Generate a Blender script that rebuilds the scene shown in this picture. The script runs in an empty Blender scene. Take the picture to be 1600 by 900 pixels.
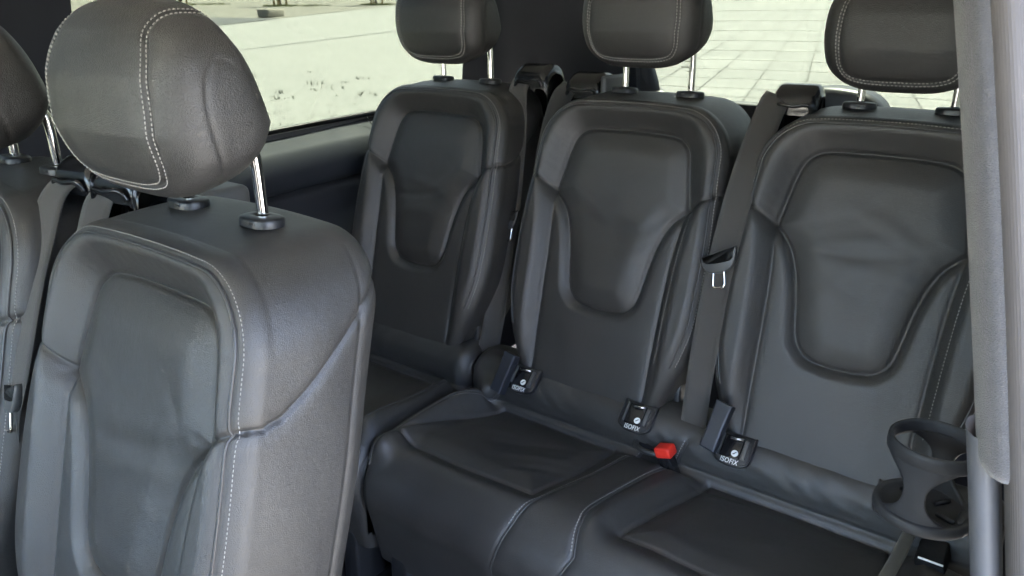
import bpy, math, random
import numpy as np
from mathutils import Vector, Matrix, Quaternion

# ------------------------------------------------------------------ camera, sky, sun, exposure
scene = bpy.context.scene
H = 1.75                                   # camera height above the ground; layout below is relative to the camera
cam_d = bpy.data.cameras.new('camera')
cam = bpy.data.objects.new('camera', cam_d)
scene.collection.objects.link(cam)
scene.camera = cam
_X = np.array([1704., -432., 1200.]); _X /= np.linalg.norm(_X)
_Y = np.array([954., 432., -1200.]); _Y /= np.linalg.norm(_Y)
_Z = np.cross(_X, _Y)
cam.matrix_world = Matrix.Translation((0, 0, H)) @ Matrix([list(_X), list(_Y), list(_Z)]).to_4x4()
cam_d.sensor_fit = 'HORIZONTAL'
cam_d.sensor_width = 36.0
cam_d.lens = 36.0 * 1200.0 / 1600.0
cam_d.clip_start = 0.02
cam_d.clip_end = 2000
cam_d.dof.use_dof = True
cam_d.dof.focus_distance = 1.0
cam_d.dof.aperture_fstop = 16.0

SUN_EL, SUN_AZ = math.radians(63), math.radians(-12)      # azimuth measured from +Y (rear of the van) towards +X
world = bpy.data.worlds.new('World'); scene.world = world; world.use_nodes = True
wn = world.node_tree
for n in list(wn.nodes): wn.nodes.remove(n)
sky = wn.nodes.new('ShaderNodeTexSky'); sky.sky_type = 'NISHITA'; sky.sun_disc = False
sky.sun_elevation = SUN_EL; sky.sun_rotation = SUN_AZ; sky.air_density = 0.7; sky.dust_density = 5.0; sky.ozone_density = 0.3
bg = wn.nodes.new('ShaderNodeBackground'); bg.inputs['Strength'].default_value = 0.08
wo = wn.nodes.new('ShaderNodeOutputWorld')
wn.links.new(sky.outputs[0], bg.inputs[0]); wn.links.new(bg.outputs[0], wo.inputs[0])
sd = bpy.data.lights.new('sun', 'SUN'); sd.energy = 4.4; sd.angle = math.radians(0.5); sd.color = (1.0, 0.92, 0.80)
sun = bpy.data.objects.new('sun', sd); scene.collection.objects.link(sun)
sdir = Vector((math.sin(SUN_AZ) * math.cos(SUN_EL), math.cos(SUN_AZ) * math.cos(SUN_EL), math.sin(SUN_EL)))
sun.rotation_euler = (-sdir).to_track_quat('-Z', 'Y').to_euler()
sun.location = (0, 0, 20)
scene.view_settings.view_transform = 'Standard'
scene.view_settings.look = 'None'
scene.view_settings.gamma = 1.0
scene.view_settings.use_curve_mapping = False
scene.view_settings.exposure = 6.05
scene.render.engine = 'CYCLES'
scene.cycles.use_denoising = True
scene.cycles.max_bounces = 6
scene.cycles.use_adaptive_sampling = True
scene.cycles.adaptive_threshold = .02
scene.cycles.transparent_max_bounces = 12
scene.cycles.sample_clamp_indirect = 6.0

# ------------------------------------------------------------------ helpers
C = scene.collection
ORG = {}


def ray(u, v):
    d = np.array([(u - 800) / 1200., -(v - 450) / 1200., -1.])
    return np.array([d @ _X, d @ _Y, d @ _Z])


def thing(name, base, label, cat, group=None):
    o = bpy.data.objects.new(name, None); C.objects.link(o)
    o.empty_display_size = 0.05
    o.location = (base[0], base[1], base[2] + H)
    o['label'] = label; o['category'] = cat
    if group: o['group'] = group
    ORG[o.name] = np.array(base, float)
    return o


def part(name, V, F, mat, parent=None, smooth=True, normals=None, base=None, uvs=None):
    """one mesh object; V in camera-relative metres"""
    V = np.asarray(V, float)
    if parent is not None: b = ORG[parent.name]
    elif base is not None: b = np.array(base, float)
    else: b = np.zeros(3)
    me = bpy.data.meshes.new(name)
    me.from_pydata((V - b).tolist(), [], F if isinstance(F, list) else F.tolist())
    me.materials.append(mat)
    if smooth: me.polygons.foreach_set('use_smooth', [True] * len(me.polygons))
    if uvs is not None:
        ul = me.uv_layers.new(name='UVMap')
        li = np.empty(len(me.loops), dtype=np.int32); me.loops.foreach_get('vertex_index', li)
        ul.data.foreach_set('uv', np.asarray(uvs, np.float32)[li].ravel())
    me.update()
    if normals is not None:
        me.normals_split_custom_set_from_vertices(np.asarray(normals, float).tolist())
    o = bpy.data.objects.new(name, me); C.objects.link(o)
    if parent is not None:
        o.parent = parent
    else:
        o.location = (b[0], b[1], b[2] + H)
    ORG[o.name] = b
    return o


def tag(o, label, cat, group=None):
    o['label'] = label; o['category'] = cat
    if group: o['group'] = group
    return o


def struct(o):
    o['kind'] = 'structure'; return o


def smooth(a, b, x):
    t = np.clip((x - a) / (b - a), 0, 1); return t * t * (3 - 2 * t)


def catmull(P, n=12, closed=False):
    P = np.asarray(P, float); m = len(P); out = []
    rng = range(m) if closed else range(m - 1)
    for i in rng:
        if closed: p0, p1, p2, p3 = P[(i - 1) % m], P[i], P[(i + 1) % m], P[(i + 2) % m]
        else:
            p1, p2 = P[i], P[i + 1]
            p0 = P[i - 1] if i > 0 else 2 * p1 - p2
            p3 = P[i + 2] if i + 2 < m else 2 * p2 - p1
        for k in range(n):
            t = k / n
            out.append(.5 * ((2 * p1) + (-p0 + p2) * t + (2 * p0 - 5 * p1 + 4 * p2 - p3) * t * t + (-p0 + 3 * p1 - 3 * p2 + p3) * t ** 3))
    if not closed: out.append(P[-1])
    return np.array(out)


def resample(P, step, closed=False):
    P = np.asarray(P, float)
    if closed: P = np.vstack([P, P[:1]])
    L = np.r_[0, np.cumsum(np.linalg.norm(np.diff(P, axis=0), axis=1))]
    n = max(2, int(round(L[-1] / step)) + 1)
    s = np.linspace(0, L[-1], n)
    Q = np.stack([np.interp(s, L, P[:, k]) for k in range(P.shape[1])], 1)
    return Q[:-1] if closed else Q


def pdist(pts, poly):
    """unsigned distance of pts (n,k) to an open polyline"""
    pts = np.asarray(pts, float); poly = np.asarray(poly, float)
    best = np.full(len(pts), 1e9)
    for i in range(len(poly) - 1):
        a, b = poly[i], poly[i + 1]; ab = b - a; l2 = ab @ ab + 1e-18
        t = np.clip(((pts - a) @ ab) / l2, 0, 1)
        d = pts - (a + t[:, None] * ab)
        best = np.minimum(best, np.einsum('ij,ij->i', d, d))
    return np.sqrt(best)


def inside(pts, poly):
    x, y = pts[:, 0], pts[:, 1]; c = np.zeros(len(pts), bool); n = len(poly)
    for i in range(n):
        x1, y1 = poly[i]; x2, y2 = poly[(i + 1) % n]
        k = ((y1 > y) != (y2 > y)) & (x < (x2 - x1) * (y - y1) / (y2 - y1 + 1e-18) + x1)
        c ^= k
    return c


def sdist(pts, poly):
    d = pdist(pts, np.vstack([poly, poly[:1]])); return np.where(inside(pts, poly), -d, d)


def vnormals(V, F):
    F = np.asarray(F); n = np.cross(V[F[:, 2]] - V[F[:, 0]], V[F[:, 3]] - V[F[:, 1]])
    N = np.zeros_like(V)
    for k in range(4): np.add.at(N, F[:, k], n)
    return N / (np.linalg.norm(N, axis=1)[:, None] + 1e-12)


def gridfaces(nu, nv, off=0):
    i, j = np.meshgrid(np.arange(nu - 1), np.arange(nv - 1), indexing='ij')
    a = (i * nv + j).ravel() + off
    return np.stack([a, a + nv, a + nv + 1, a + 1], 1)


def frames(P):
    P = np.asarray(P, float)
    T = np.gradient(P, axis=0); T /= np.linalg.norm(T, axis=1)[:, None] + 1e-12
    up = np.array([.13, .21, .97]); N = []
    n = np.cross(T[0], up)
    if np.linalg.norm(n) < .1: n = np.cross(T[0], [1, 0, 0])
    n /= np.linalg.norm(n)
    for t in T:
        n = n - t * (n @ t); n /= np.linalg.norm(n); N.append(n.copy())
    N = np.array(N); return T, N, np.cross(T, N)


def tube(P, r, seg=8, cap=True):
    P = np.asarray(P, float); T, N, B = frames(P); m = len(P)
    r = np.broadcast_to(np.asarray(r, float), (m,))
    a = np.arange(seg) * 2 * math.pi / seg
    V = (P[:, None] + r[:, None, None] * (np.cos(a)[None, :, None] * N[:, None] + np.sin(a)[None, :, None] * B[:, None])).reshape(-1, 3)
    F = []
    for i in range(m - 1):
        for k in range(seg):
            k2 = (k + 1) % seg
            F.append([i * seg + k, i * seg + k2, (i + 1) * seg + k2, (i + 1) * seg + k])
    if cap:
        F.append(list(range(seg))[::-1]); F.append([(m - 1) * seg + k for k in range(seg)])
    return V, F


def merge(parts):
    Vs, Fs, o = [], [], 0
    for V, F in parts:
        V = np.asarray(V, float); Vs.append(V)
        Fs += [[int(i) + o for i in f] for f in F]; o += len(V)
    return np.vstack(Vs), Fs


def rbox(size, r=.004, seg=3, k=1):
    """rounded box centred on the origin"""
    n = seg * 2 + 2
    h = np.array(size, float) / 2; r = min(r, h.min() * .98)
    lin = []
    for ax in range(3):
        a = np.linspace(0, math.pi / 2, seg + 1)
        e = h[ax] - r + r * np.sin(a)
        lin.append(np.r_[-e[::-1], e])
    Vs, F = [], []; o = 0
    for ax in range(3):
        u, w = (ax + 1) % 3, (ax + 2) % 3
        for s in (-1, 1):
            U, W = np.meshgrid(lin[u], lin[w], indexing='ij')
            P = np.zeros((U.size, 3)); P[:, ax] = s * h[ax]; P[:, u] = U.ravel(); P[:, w] = W.ravel()
            inn = np.clip(P, -(h - r), h - r); d = P - inn
            dl = np.linalg.norm(d, axis=1)[:, None]
            P = inn + d / np.maximum(dl, 1e-9) * r
            f = gridfaces(len(lin[u]), len(lin[w]), o)
            if s < 0: f = f[:, ::-1]
            Vs.append(P); F += f.tolist(); o += len(P)
    return np.vstack(Vs), F


def xf(V, loc, ex=(1, 0, 0), ey=(0, 1, 0), ez=(0, 0, 1)):
    M = np.stack([np.array(ex, float), np.array(ey, float), np.array(ez, float)])
    return np.asarray(V) @ M + np.array(loc, float)


def axes(ez, ex=(1, 0, 0)):
    ez = np.array(ez, float); ez /= np.linalg.norm(ez)
    ex = np.array(ex, float); ex = ex - ez * (ex @ ez); ex /= np.linalg.norm(ex)
    return ex, np.cross(ez, ex), ez


def prism(poly, h, bevel=0.0):
    """polygon (n,2) CCW extruded to +z by h, with a chamfered upper rim"""
    poly = np.asarray(poly, float); n = len(poly)
    if inside_area(poly) < 0: poly = poly[::-1]
    c = poly.mean(0)
    t = np.roll(poly, -1, 0) - np.roll(poly, 1, 0); t /= np.linalg.norm(t, axis=1)[:, None] + 1e-12
    nrm = np.stack([t[:, 1], -t[:, 0]], 1)
    rings = [(poly, 0.0), (poly, h - bevel)]
    if bevel > 0:
        rings += [(poly - nrm * bevel * .3, h - bevel * .3), (poly - nrm * bevel, h)]
    V = np.vstack([np.c_[p, np.full(n, z)] for p, z in rings]); F = []
    for k in range(len(rings) - 1):
        for i in range(n):
            j = (i + 1) % n
            F.append([k * n + i, k * n + j, (k + 1) * n + j, (k + 1) * n + i])
    F.append([(len(rings) - 1) * n + i for i in range(n)]); F.append([i for i in range(n)][::-1])
    return V, F


def inside_area(p):
    return .5 * np.sum(p[:, 0] * np.roll(p[:, 1], -1) - np.roll(p[:, 0], -1) * p[:, 1])


def rrect(w, h, r, seg=6):
    out = []
    for cx, cy, a0 in ((w / 2 - r, h / 2 - r, 0), (-w / 2 + r, h / 2 - r, 90), (-w / 2 + r, -h / 2 + r, 180), (w / 2 - r, -h / 2 + r, 270)):
        for k in range(seg + 1):
            a = math.radians(a0 + 90 * k / seg); out.append((cx + r * math.cos(a), cy + r * math.sin(a)))
    return np.array(out)


def stitches(P, N, pitch=.0050, length=.0034, w=.0011, h=.0008, lift=.0001):
    """a row of thread stitches along P with surface normals N"""
    P = np.asarray(P, float); N = np.asarray(N, float)
    L = np.r_[0, np.cumsum(np.linalg.norm(np.diff(P, axis=0), axis=1))]
    n = int(L[-1] / pitch)
    if n < 1: return np.zeros((0, 3)), []
    s = (np.arange(n) + .5) * pitch
    def at(q, A): return np.stack([np.interp(q, L, A[:, k]) for k in range(3)], 1)
    a, b, nn = at(s - length / 2, P), at(s + length / 2, P), at(s, N)
    m = at(s, P)
    nn /= np.linalg.norm(nn, axis=1)[:, None] + 1e-12
    t = b - a; t /= np.linalg.norm(t, axis=1)[:, None] + 1e-12
    sd_ = np.cross(t, nn)
    V = np.zeros((n, 10, 3))
    V[:, 0] = a - sd_ * w * .4 - nn * h * .5; V[:, 1] = a + sd_ * w * .4 - nn * h * .5
    V[:, 2] = b + sd_ * w * .4 - nn * h * .5; V[:, 3] = b - sd_ * w * .4 - nn * h * .5
    ma, mb = m - t * length * .28, m + t * length * .28
    V[:, 4] = ma - sd_ * w * .5 + nn * h * .5; V[:, 5] = ma + sd_ * w * .5 + nn * h * .5
    V[:, 6] = mb + sd_ * w * .5 + nn * h * .5; V[:, 7] = mb - sd_ * w * .5 + nn * h * .5
    V[:, 8] = ma + nn * h; V[:, 9] = mb + nn * h
    V += nn[:, None] * lift
    f0 = [[0, 1, 5, 8, 4], [2, 3, 7, 9, 6], [1, 2, 6, 5], [3, 0, 4, 7], [5, 6, 9, 8], [4, 8, 9, 7]]
    F = [[int(q) + 10 * i for q in f] for i in range(n) for f in f0]
    return V.reshape(-1, 3), F


# ------------------------------------------------------------------ materials
MATS = {}


def nodes(name):
    m = bpy.data.materials.new(name); m.use_nodes = True; t = m.node_tree
    b = t.nodes['Principled BSDF']; MATS[name] = m
    return m, t, b


def plain(name, col, rough=.5, metal=0., spec=.5, noise=None, bump=None, sheen=0., coat=0.):
    m, t, b = nodes(name)
    b.inputs['Base Color'].default_value = (*col, 1); b.inputs['Roughness'].default_value = rough
    b.inputs['Metallic'].default_value = metal; b.inputs['Specular IOR Level'].default_value = spec
    b.inputs['Sheen Weight'].default_value = sheen
    b.inputs['Coat Weight'].default_value = coat
    tc = t.nodes.new('ShaderNodeTexCoord')
    if noise:
        sc_, amt = noise
        n = t.nodes.new('ShaderNodeTexNoise'); n.inputs['Scale'].default_value = sc_; n.inputs['Detail'].default_value = 5
        t.links.new(tc.outputs['Object'], n.inputs['Vector'])
        mx = t.nodes.new('ShaderNodeMix'); mx.data_type = 'RGBA'
        mx.inputs[6].default_value = tuple(c * (1 - amt) for c in col) + (1,)
        mx.inputs[7].default_value = tuple(min(1, c * (1 + amt)) for c in col) + (1,)
        t.links.new(n.outputs['Fac'], mx.inputs[0]); t.links.new(mx.outputs[2], b.inputs['Base Color'])
        mr = t.nodes.new('ShaderNodeMapRange'); mr.inputs[3].default_value = max(0.02, rough - .08); mr.inputs[4].default_value = min(1, rough + .08)
        t.links.new(n.outputs['Fac'], mr.inputs[0]); t.links.new(mr.outputs[0], b.inputs['Roughness'])
    if bump:
        sc_, st, dist = bump
        n2 = t.nodes.new('ShaderNodeTexNoise'); n2.inputs['Scale'].default_value = sc_; n2.inputs['Detail'].default_value = 3
        t.links.new(tc.outputs['Object'], n2.inputs['Vector'])
        bp = t.nodes.new('ShaderNodeBump'); bp.inputs['Strength'].default_value = st; bp.inputs['Distance'].default_value = dist
        t.links.new(n2.outputs['Fac'], bp.inputs['Height']); t.links.new(bp.outputs[0], b.inputs['Normal'])
    return m


def leather(name, col, rough=.44, grain=420., strength=.35):
    m, t, b = nodes(name)
    tc = t.nodes.new('ShaderNodeTexCoord')
    nz = t.nodes.new('ShaderNodeTexNoise'); nz.inputs['Scale'].default_value = 9.; nz.inputs['Detail'].default_value = 6
    t.links.new(tc.outputs['Object'], nz.inputs['Vector'])
    mx = t.nodes.new('ShaderNodeMix'); mx.data_type = 'RGBA'
    mx.inputs[6].default_value = tuple(c * .8 for c in col) + (1,); mx.inputs[7].default_value = tuple(c * 1.22 for c in col) + (1,)
    t.links.new(nz.outputs['Fac'], mx.inputs[0]); t.links.new(mx.outputs[2], b.inputs['Base Color'])
    mr = t.nodes.new('ShaderNodeMapRange'); mr.inputs[3].default_value = rough - .07; mr.inputs[4].default_value = rough + .09
    t.links.new(nz.outputs['Fac'], mr.inputs[0]); t.links.new(mr.outputs[0], b.inputs['Roughness'])
    b.inputs['Specular IOR Level'].default_value = .62
    # pebble grain: voronoi cells, distorted, plus fine pores and soft creases
    n3 = t.nodes.new('ShaderNodeTexNoise'); n3.inputs['Scale'].default_value = 60; n3.inputs['Detail'].default_value = 2
    t.links.new(tc.outputs['Object'], n3.inputs['Vector'])
    add = t.nodes.new('ShaderNodeMix'); add.data_type = 'RGBA'; add.blend_type = 'LINEAR_LIGHT'; add.inputs[0].default_value = .006
    t.links.new(tc.outputs['Object'], add.inputs[6]); t.links.new(n3.outputs['Color'], add.inputs[7])
    vo = t.nodes.new('ShaderNodeTexVoronoi'); vo.feature = 'DISTANCE_TO_EDGE'; vo.inputs['Scale'].default_value = grain
    t.links.new(add.outputs[2], vo.inputs['Vector'])
    cl = t.nodes.new('ShaderNodeMapRange'); cl.inputs[1].default_value = 0; cl.inputs[2].default_value = .25
    t.links.new(vo.outputs['Distance'], cl.inputs[0])
    b1 = t.nodes.new('ShaderNodeBump'); b1.inputs['Strength'].default_value = strength; b1.inputs['Distance'].default_value = .0006
    t.links.new(cl.outputs[0], b1.inputs['Height'])
    n4 = t.nodes.new('ShaderNodeTexNoise'); n4.inputs['Scale'].default_value = 75; n4.inputs['Detail'].default_value = 7; n4.inputs['Roughness'].default_value = .62
    t.links.new(tc.outputs['Object'], n4.inputs['Vector'])
    b2 = t.nodes.new('ShaderNodeBump'); b2.inputs['Strength'].default_value = .28; b2.inputs['Distance'].default_value = .0018
    t.links.new(n4.outputs['Fac'], b2.inputs['Height']); t.links.new(b1.outputs[0], b2.inputs['Normal'])
    t.links.new(b2.outputs[0], b.inputs['Normal'])
    return m


def webbing(name, col):
    m, t, b = nodes(name)
    uv = t.nodes.new('ShaderNodeUVMap')
    w = t.nodes.new('ShaderNodeTexWave'); w.wave_type = 'BANDS'; w.bands_direction = 'Y'; w.inputs['Scale'].default_value = 230; w.inputs['Distortion'].default_value = .3
    t.links.new(uv.outputs[0], w.inputs['Vector'])
    w2 = t.nodes.new('ShaderNodeTexWave'); w2.wave_type = 'BANDS'; w2.bands_direction = 'X'; w2.inputs['Scale'].default_value = 420; w2.inputs['Distortion'].default_value = .4
    t.links.new(uv.outputs[0], w2.inputs['Vector'])
    mx = t.nodes.new('ShaderNodeMix'); mx.data_type = 'RGBA'
    mx.inputs[6].default_value = tuple(c * .7 for c in col) + (1,); mx.inputs[7].default_value = tuple(c * 1.25 for c in col) + (1,)
    t.links.new(w.outputs['Fac'], mx.inputs[0]); t.links.new(mx.outputs[2], b.inputs['Base Color'])
    ad = t.nodes.new('ShaderNodeMath'); ad.operation = 'ADD'
    t.links.new(w.outputs['Fac'], ad.inputs[0]); t.links.new(w2.outputs['Fac'], ad.inputs[1])
    bp = t.nodes.new('ShaderNodeBump'); bp.inputs['Strength'].default_value = .5; bp.inputs['Distance'].default_value = .0006
    t.links.new(ad.outputs[0], bp.inputs['Height']); t.links.new(bp.outputs[0], b.inputs['Normal'])
    b.inputs['Roughness'].default_value = .5; b.inputs['Sheen Weight'].default_value = .2
    return m


def ribbed(name, col, scale):
    m, t, b = nodes(name)
    tc = t.nodes.new('ShaderNodeTexCoord')
    w = t.nodes.new('ShaderNodeTexWave'); w.wave_type = 'BANDS'; w.bands_direction = 'X'; w.inputs['Scale'].default_value = scale; w.inputs['Distortion'].default_value = 1.0
    uv = t.nodes.new('ShaderNodeUVMap'); t.links.new(uv.outputs[0], w.inputs['Vector'])
    n = t.nodes.new('ShaderNodeTexNoise'); n.inputs['Scale'].default_value = 14; t.links.new(tc.outputs['Object'], n.inputs['Vector'])
    mx = t.nodes.new('ShaderNodeMix'); mx.data_type = 'RGBA'
    mx.inputs[6].default_value = tuple(c * .85 for c in col) + (1,); mx.inputs[7].default_value = tuple(c * 1.1 for c in col) + (1,)
    t.links.new(n.outputs['Fac'], mx.inputs[0]); t.links.new(mx.outputs[2], b.inputs['Base Color'])
    bp = t.nodes.new('ShaderNodeBump'); bp.inputs['Strength'].default_value = .3; bp.inputs['Distance'].default_value = .0005
    t.links.new(w.outputs['Fac'], bp.inputs['Height']); t.links.new(bp.outputs[0], b.inputs['Normal'])
    b.inputs['Roughness'].default_value = .75; b.inputs['Specular IOR Level'].default_value = .25
    return m


def glass(name, tint):
    m = bpy.data.materials.new(name); m.use_nodes = True; t = m.node_tree; MATS[name] = m
    for n in list(t.nodes): t.nodes.remove(n)
    out = t.nodes.new('ShaderNodeOutputMaterial')
    tr = t.nodes.new('ShaderNodeBsdfTransparent'); tr.inputs[0].default_value = (*tint, 1)
    gl = t.nodes.new('ShaderNodeBsdfGlossy'); gl.inputs['Roughness'].default_value = .01; gl.inputs[0].default_value = (.9, .95, .92, 1)
    fr = t.nodes.new('ShaderNodeLayerWeight'); fr.inputs['Blend'].default_value = .5
    pw = t.nodes.new('ShaderNodeMath'); pw.operation = 'POWER'; pw.inputs[1].default_value = 4.0
    t.links.new(fr.outputs['Facing'], pw.inputs[0])
    ml = t.nodes.new('ShaderNodeMath'); ml.operation = 'MULTIPLY_ADD'; ml.inputs[1].default_value = .12; ml.inputs[2].default_value = .012
    t.links.new(pw.outputs[0], ml.inputs[0])
    mx = t.nodes.new('ShaderNodeMixShader')
    t.links.new(ml.outputs[0], mx.inputs[0]); t.links.new(tr.outputs[0], mx.inputs[1]); t.links.new(gl.outputs[0], mx.inputs[2])
    t.links.new(mx.outputs[0], out.inputs[0])
    return m


M_LEATHER = leather('black_leather', (.035, .0332, .0306), rough=.41, grain=560., strength=.32)
M_HEAD = leather('black_leather_headrest', (.026, .0249, .0233), rough=.44, grain=430., strength=.42)
M_THREAD = plain('grey_thread', (.27, .26, .24), .7)
M_PIPE = plain('leather_piping', (.045, .044, .043), .38)
M_CHROME = plain('chrome', (.82, .80, .76), .07, metal=1.0)
M_STEEL = plain('brushed_steel', (.6, .58, .55), .25, metal=1.0)
M_PLASTIC = plain('black_plastic', (.018, .018, .019), .38, noise=(40, .15), bump=(700, .12, .0004))
M_GLOSS = plain('gloss_black_plastic', (.010, .010, .011), .16, noise=(25, .1))
M_TRIM = plain('dark_trim', (.020, .0225, .029), .42, noise=(12, .2), bump=(900, .15, .0005))
M_LEDGE = plain('ledge_trim', (.020, .0235, .031), .68, spec=.22, noise=(12, .2), bump=(900, .25, .0006))
M_GREYPL = plain('grey_plastic', (.075, .075, .073), .42, noise=(30, .15), bump=(800, .1, .0004))
M_BELT = webbing('belt_webbing', (.050, .045, .039))
M_OLIVE = webbing('strap_webbing', (.075, .072, .055))
M_RED = plain('red_plastic', (.75, .035, .02), .4)
M_WHITE = plain('white_print', (.78, .78, .76), .6)
M_PILLAR = ribbed('pillar_fabric', (.074, .067, .061), 160)
M_FELT = plain('felt_seal', (.056, .054, .051), .95, spec=.1, noise=(120, .25), bump=(900, .9, .0015), sheen=.3)
M_RUBBER = plain('rubber_seal', (.095, .097, .102), .6, noise=(40, .15))
M_CARPET = plain('carpet', (.016, .017, .022), .95, noise=(300, .5), bump=(500, .8, .003))
M_HEADLINER = plain('headliner', (.80, .77, .71), .9, noise=(60, .1))
M_GLASS = glass('privacy_glass', (.173, .188, .177))
M_WIRE = plain('heater_wire', (.16, .145, .12), .6)
M_CUP = plain('satin_black_plastic', (.020, .020, .021), .62, noise=(60, .2), bump=(900, .25, .0005))
M_MATTE = plain('matte_black', (.012, .012, .013), .8, spec=.15)
M_BODY = plain('body_paint', (.05, .05, .055), .3)

# ------------------------------------------------------------------ outside: ground, paving, trees, weeds
SL = .042


def gz(x, y): return -1.75 + SL * (-.6 * x + .8 * y)


def ground_mat():
    m, t, b = nodes('pale_concrete')
    tc = t.nodes.new('ShaderNodeTexCoord')
    n = t.nodes.new('ShaderNodeTexNoise'); n.inputs['Scale'].default_value = .9; n.inputs['Detail'].default_value = 9; n.inputs['Roughness'].default_value = .65
    mp = t.nodes.new('ShaderNodeMapping'); mp.inputs['Rotation'].default_value = (0, 0, .75); mp.inputs['Scale'].default_value = (.35, 2.2, 1)
    t.links.new(tc.outputs['Object'], mp.inputs[0]); t.links.new(mp.outputs[0], n.inputs['Vector'])
    r = t.nodes.new('ShaderNodeValToRGB')
    r.color_ramp.elements[0].position = .3; r.color_ramp.elements[0].color = (.19, .19, .175, 1)
    r.color_ramp.elements[1].position = .7; r.color_ramp.elements[1].color = (.225, .225, .205, 1)
    t.links.new(n.outputs['Fac'], r.inputs[0])
    n2 = t.nodes.new('ShaderNodeTexNoise'); n2.inputs['Scale'].default_value = 9; n2.inputs['Detail'].default_value = 6
    t.links.new(tc.outputs['Object'], n2.inputs['Vector'])
    mx = t.nodes.new('ShaderNodeMix'); mx.data_type = 'RGBA'; mx.blend_type = 'MULTIPLY'; mx.inputs[0].default_value = .35
    t.links.new(r.outputs[0], mx.inputs[6]); t.links.new(n2.outputs['Color'], mx.inputs[7])
    r2 = t.nodes.new('ShaderNodeMix'); r2.data_type = 'RGBA'; r2.blend_type = 'MULTIPLY'; r2.inputs[0].default_value = .10
    t.links.new(r.outputs[0], r2.inputs[6]); t.links.new(n2.outputs['Fac'], r2.inputs[7])
    t.links.new(r2.outputs[2], b.inputs['Base Color'])
    b.inputs['Roughness'].default_value = .9
    return m


M_GROUND = ground_mat()
M_SLAB = plain('paving_slab', (.215, .213, .20), .85, noise=(3.0, .06))
_t = M_SLAB.node_tree; _oi = _t.nodes.new('ShaderNodeObjectInfo'); _mr = _t.nodes.new('ShaderNodeMapRange'); _mr.inputs[3].default_value = .86; _mr.inputs[4].default_value = 1.06
_t.links.new(_oi.outputs['Random'], _mr.inputs[0]); _mm = _t.nodes.new('ShaderNodeMix'); _mm.data_type = 'RGBA'; _mm.blend_type = 'MULTIPLY'; _mm.inputs[0].default_value = 1.0
_src = _t.nodes['Principled BSDF'].inputs['Base Color'].links[0].from_socket; _t.links.new(_src, _mm.inputs[6]); _t.links.new(_mr.outputs[0], _mm.inputs[7]); _t.links.new(_mm.outputs[2], _t.nodes['Principled BSDF'].inputs['Base Color'])
M_GRAVEL = plain('pale_gravel', (.14, .133, .108), .95, noise=(.8, .25))
M_ASPHALT = plain('grey_asphalt', (.065, .067, .067), .9, noise=(1.5, .2))
M_GRASS = plain('dry_grass', (.13, .15, .035), .8, noise=(4, .4))
M_WEED = plain('weed_leaf', (.075, .08, .05), .8)
M_STAKE = plain('stake_wood', (.42, .33, .17), .8, noise=(20, .2))
M_BARK = plain('bark', (.16, .13, .09), .9, noise=(30, .3))
M_LEAF = plain('leaf', (.06, .095, .03), .6)

R_ = 900.
V = [(x, y, gz(x, y)) for x, y in ((-R_, -R_), (R_, -R_), (R_, R_), (-R_, R_))]
g = struct(part('ground', V, [[0, 1, 2, 3]], M_GROUND, smooth=False))
# gravel field beyond the concrete, with its asphalt margin
E0, E1 = np.array([-26.4, 16.8]), np.array([-34.8, 34.5])
ed = (E1 - E0) / np.linalg.norm(E1 - E0); en = np.array([-ed[1], ed[0]])


def strip(name, a, b, w0, w1, mat, lift):
    rows = []
    n = 60
    rnd = random.Random(5)
    for i in range(n + 1):
        q = E0 + ed * (a + (b - a) * i / n)
        for wd in (w0, w1):
            p = q + en * (wd + rnd.uniform(-.12, .12)); rows.append((p[0], p[1], gz(*p) + lift))
    return struct(part(name, rows, gridfaces(n + 1, 2), mat, smooth=False))


struct(part('added_dark_ground', [(x, y, gz(x, y) + .002) for x, y in ((.15, -300), (300, -300), (300, 300), (.15, 300))], [[0, 1, 2, 3]], M_ASPHALT, smooth=False))  # unseen dark ground, added on the door side to cut bounced light
strip('gravel_field', -160, 200, 0, 220, M_GRAVEL, .012)
strip('asphalt_path', -160, 5.5, -.05, 3.2, M_ASPHALT, .02)
# concrete joint
for a, b in (((-17.17, 10.82), (-19.13, 18.9)),):
    a, b = np.array(a), np.array(b); d = (b - a) / np.linalg.norm(b - a); p = np.array([-d[1], d[0]])
    q = [a - d * 40 + p * .05, a - d * 40 - p * .05, b + d * 3 - p * .05, b + d * 3 + p * .05]
    struct(part('expansion_joint', [(x, y, gz(x, y) + .006) for x, y in q], [[0, 1, 2, 3]], M_ASPHALT, smooth=False))
# paving slabs behind the van
pav_base = (-4., 10., gz(-4, 10))
jd = np.array([-.265, .964]); jd /= np.linalg.norm(jd); jn = np.array([jd[1], -jd[0]])
pv = []
for s, t_ in ((-2.8, -2), (9, -2), (9, 75), (-7.2, 75), (-7.2, 14), (-2.8, 14)):
    p = np.array([-4., 9.]) + jn * s + jd * t_; pv.append((p[0], p[1], gz(*p) + .004))
M_JOINT = plain('paving_joint', (.075, .075, .068), .95)
pave = struct(part('paving', pv, [[0, 1, 2, 3, 4, 5]], M_JOINT, smooth=False, base=pav_base))
SS = .80
sv, sf = prism(rrect(SS - .022, SS - .022, .006, 1), .012, .003)
sv[:, 2] += gz(0, 0) * 0
slab_me = None
ex3 = np.array([jn[0], jn[1], gz(*jn) - gz(0, 0)]); ey3 = np.array([jd[0], jd[1], gz(*jd) - gz(0, 0)])
ex3 /= np.linalg.norm(ex3); ey3 /= np.linalg.norm(ey3); ez3 = np.cross(ex3, ey3)
cells = []
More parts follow.
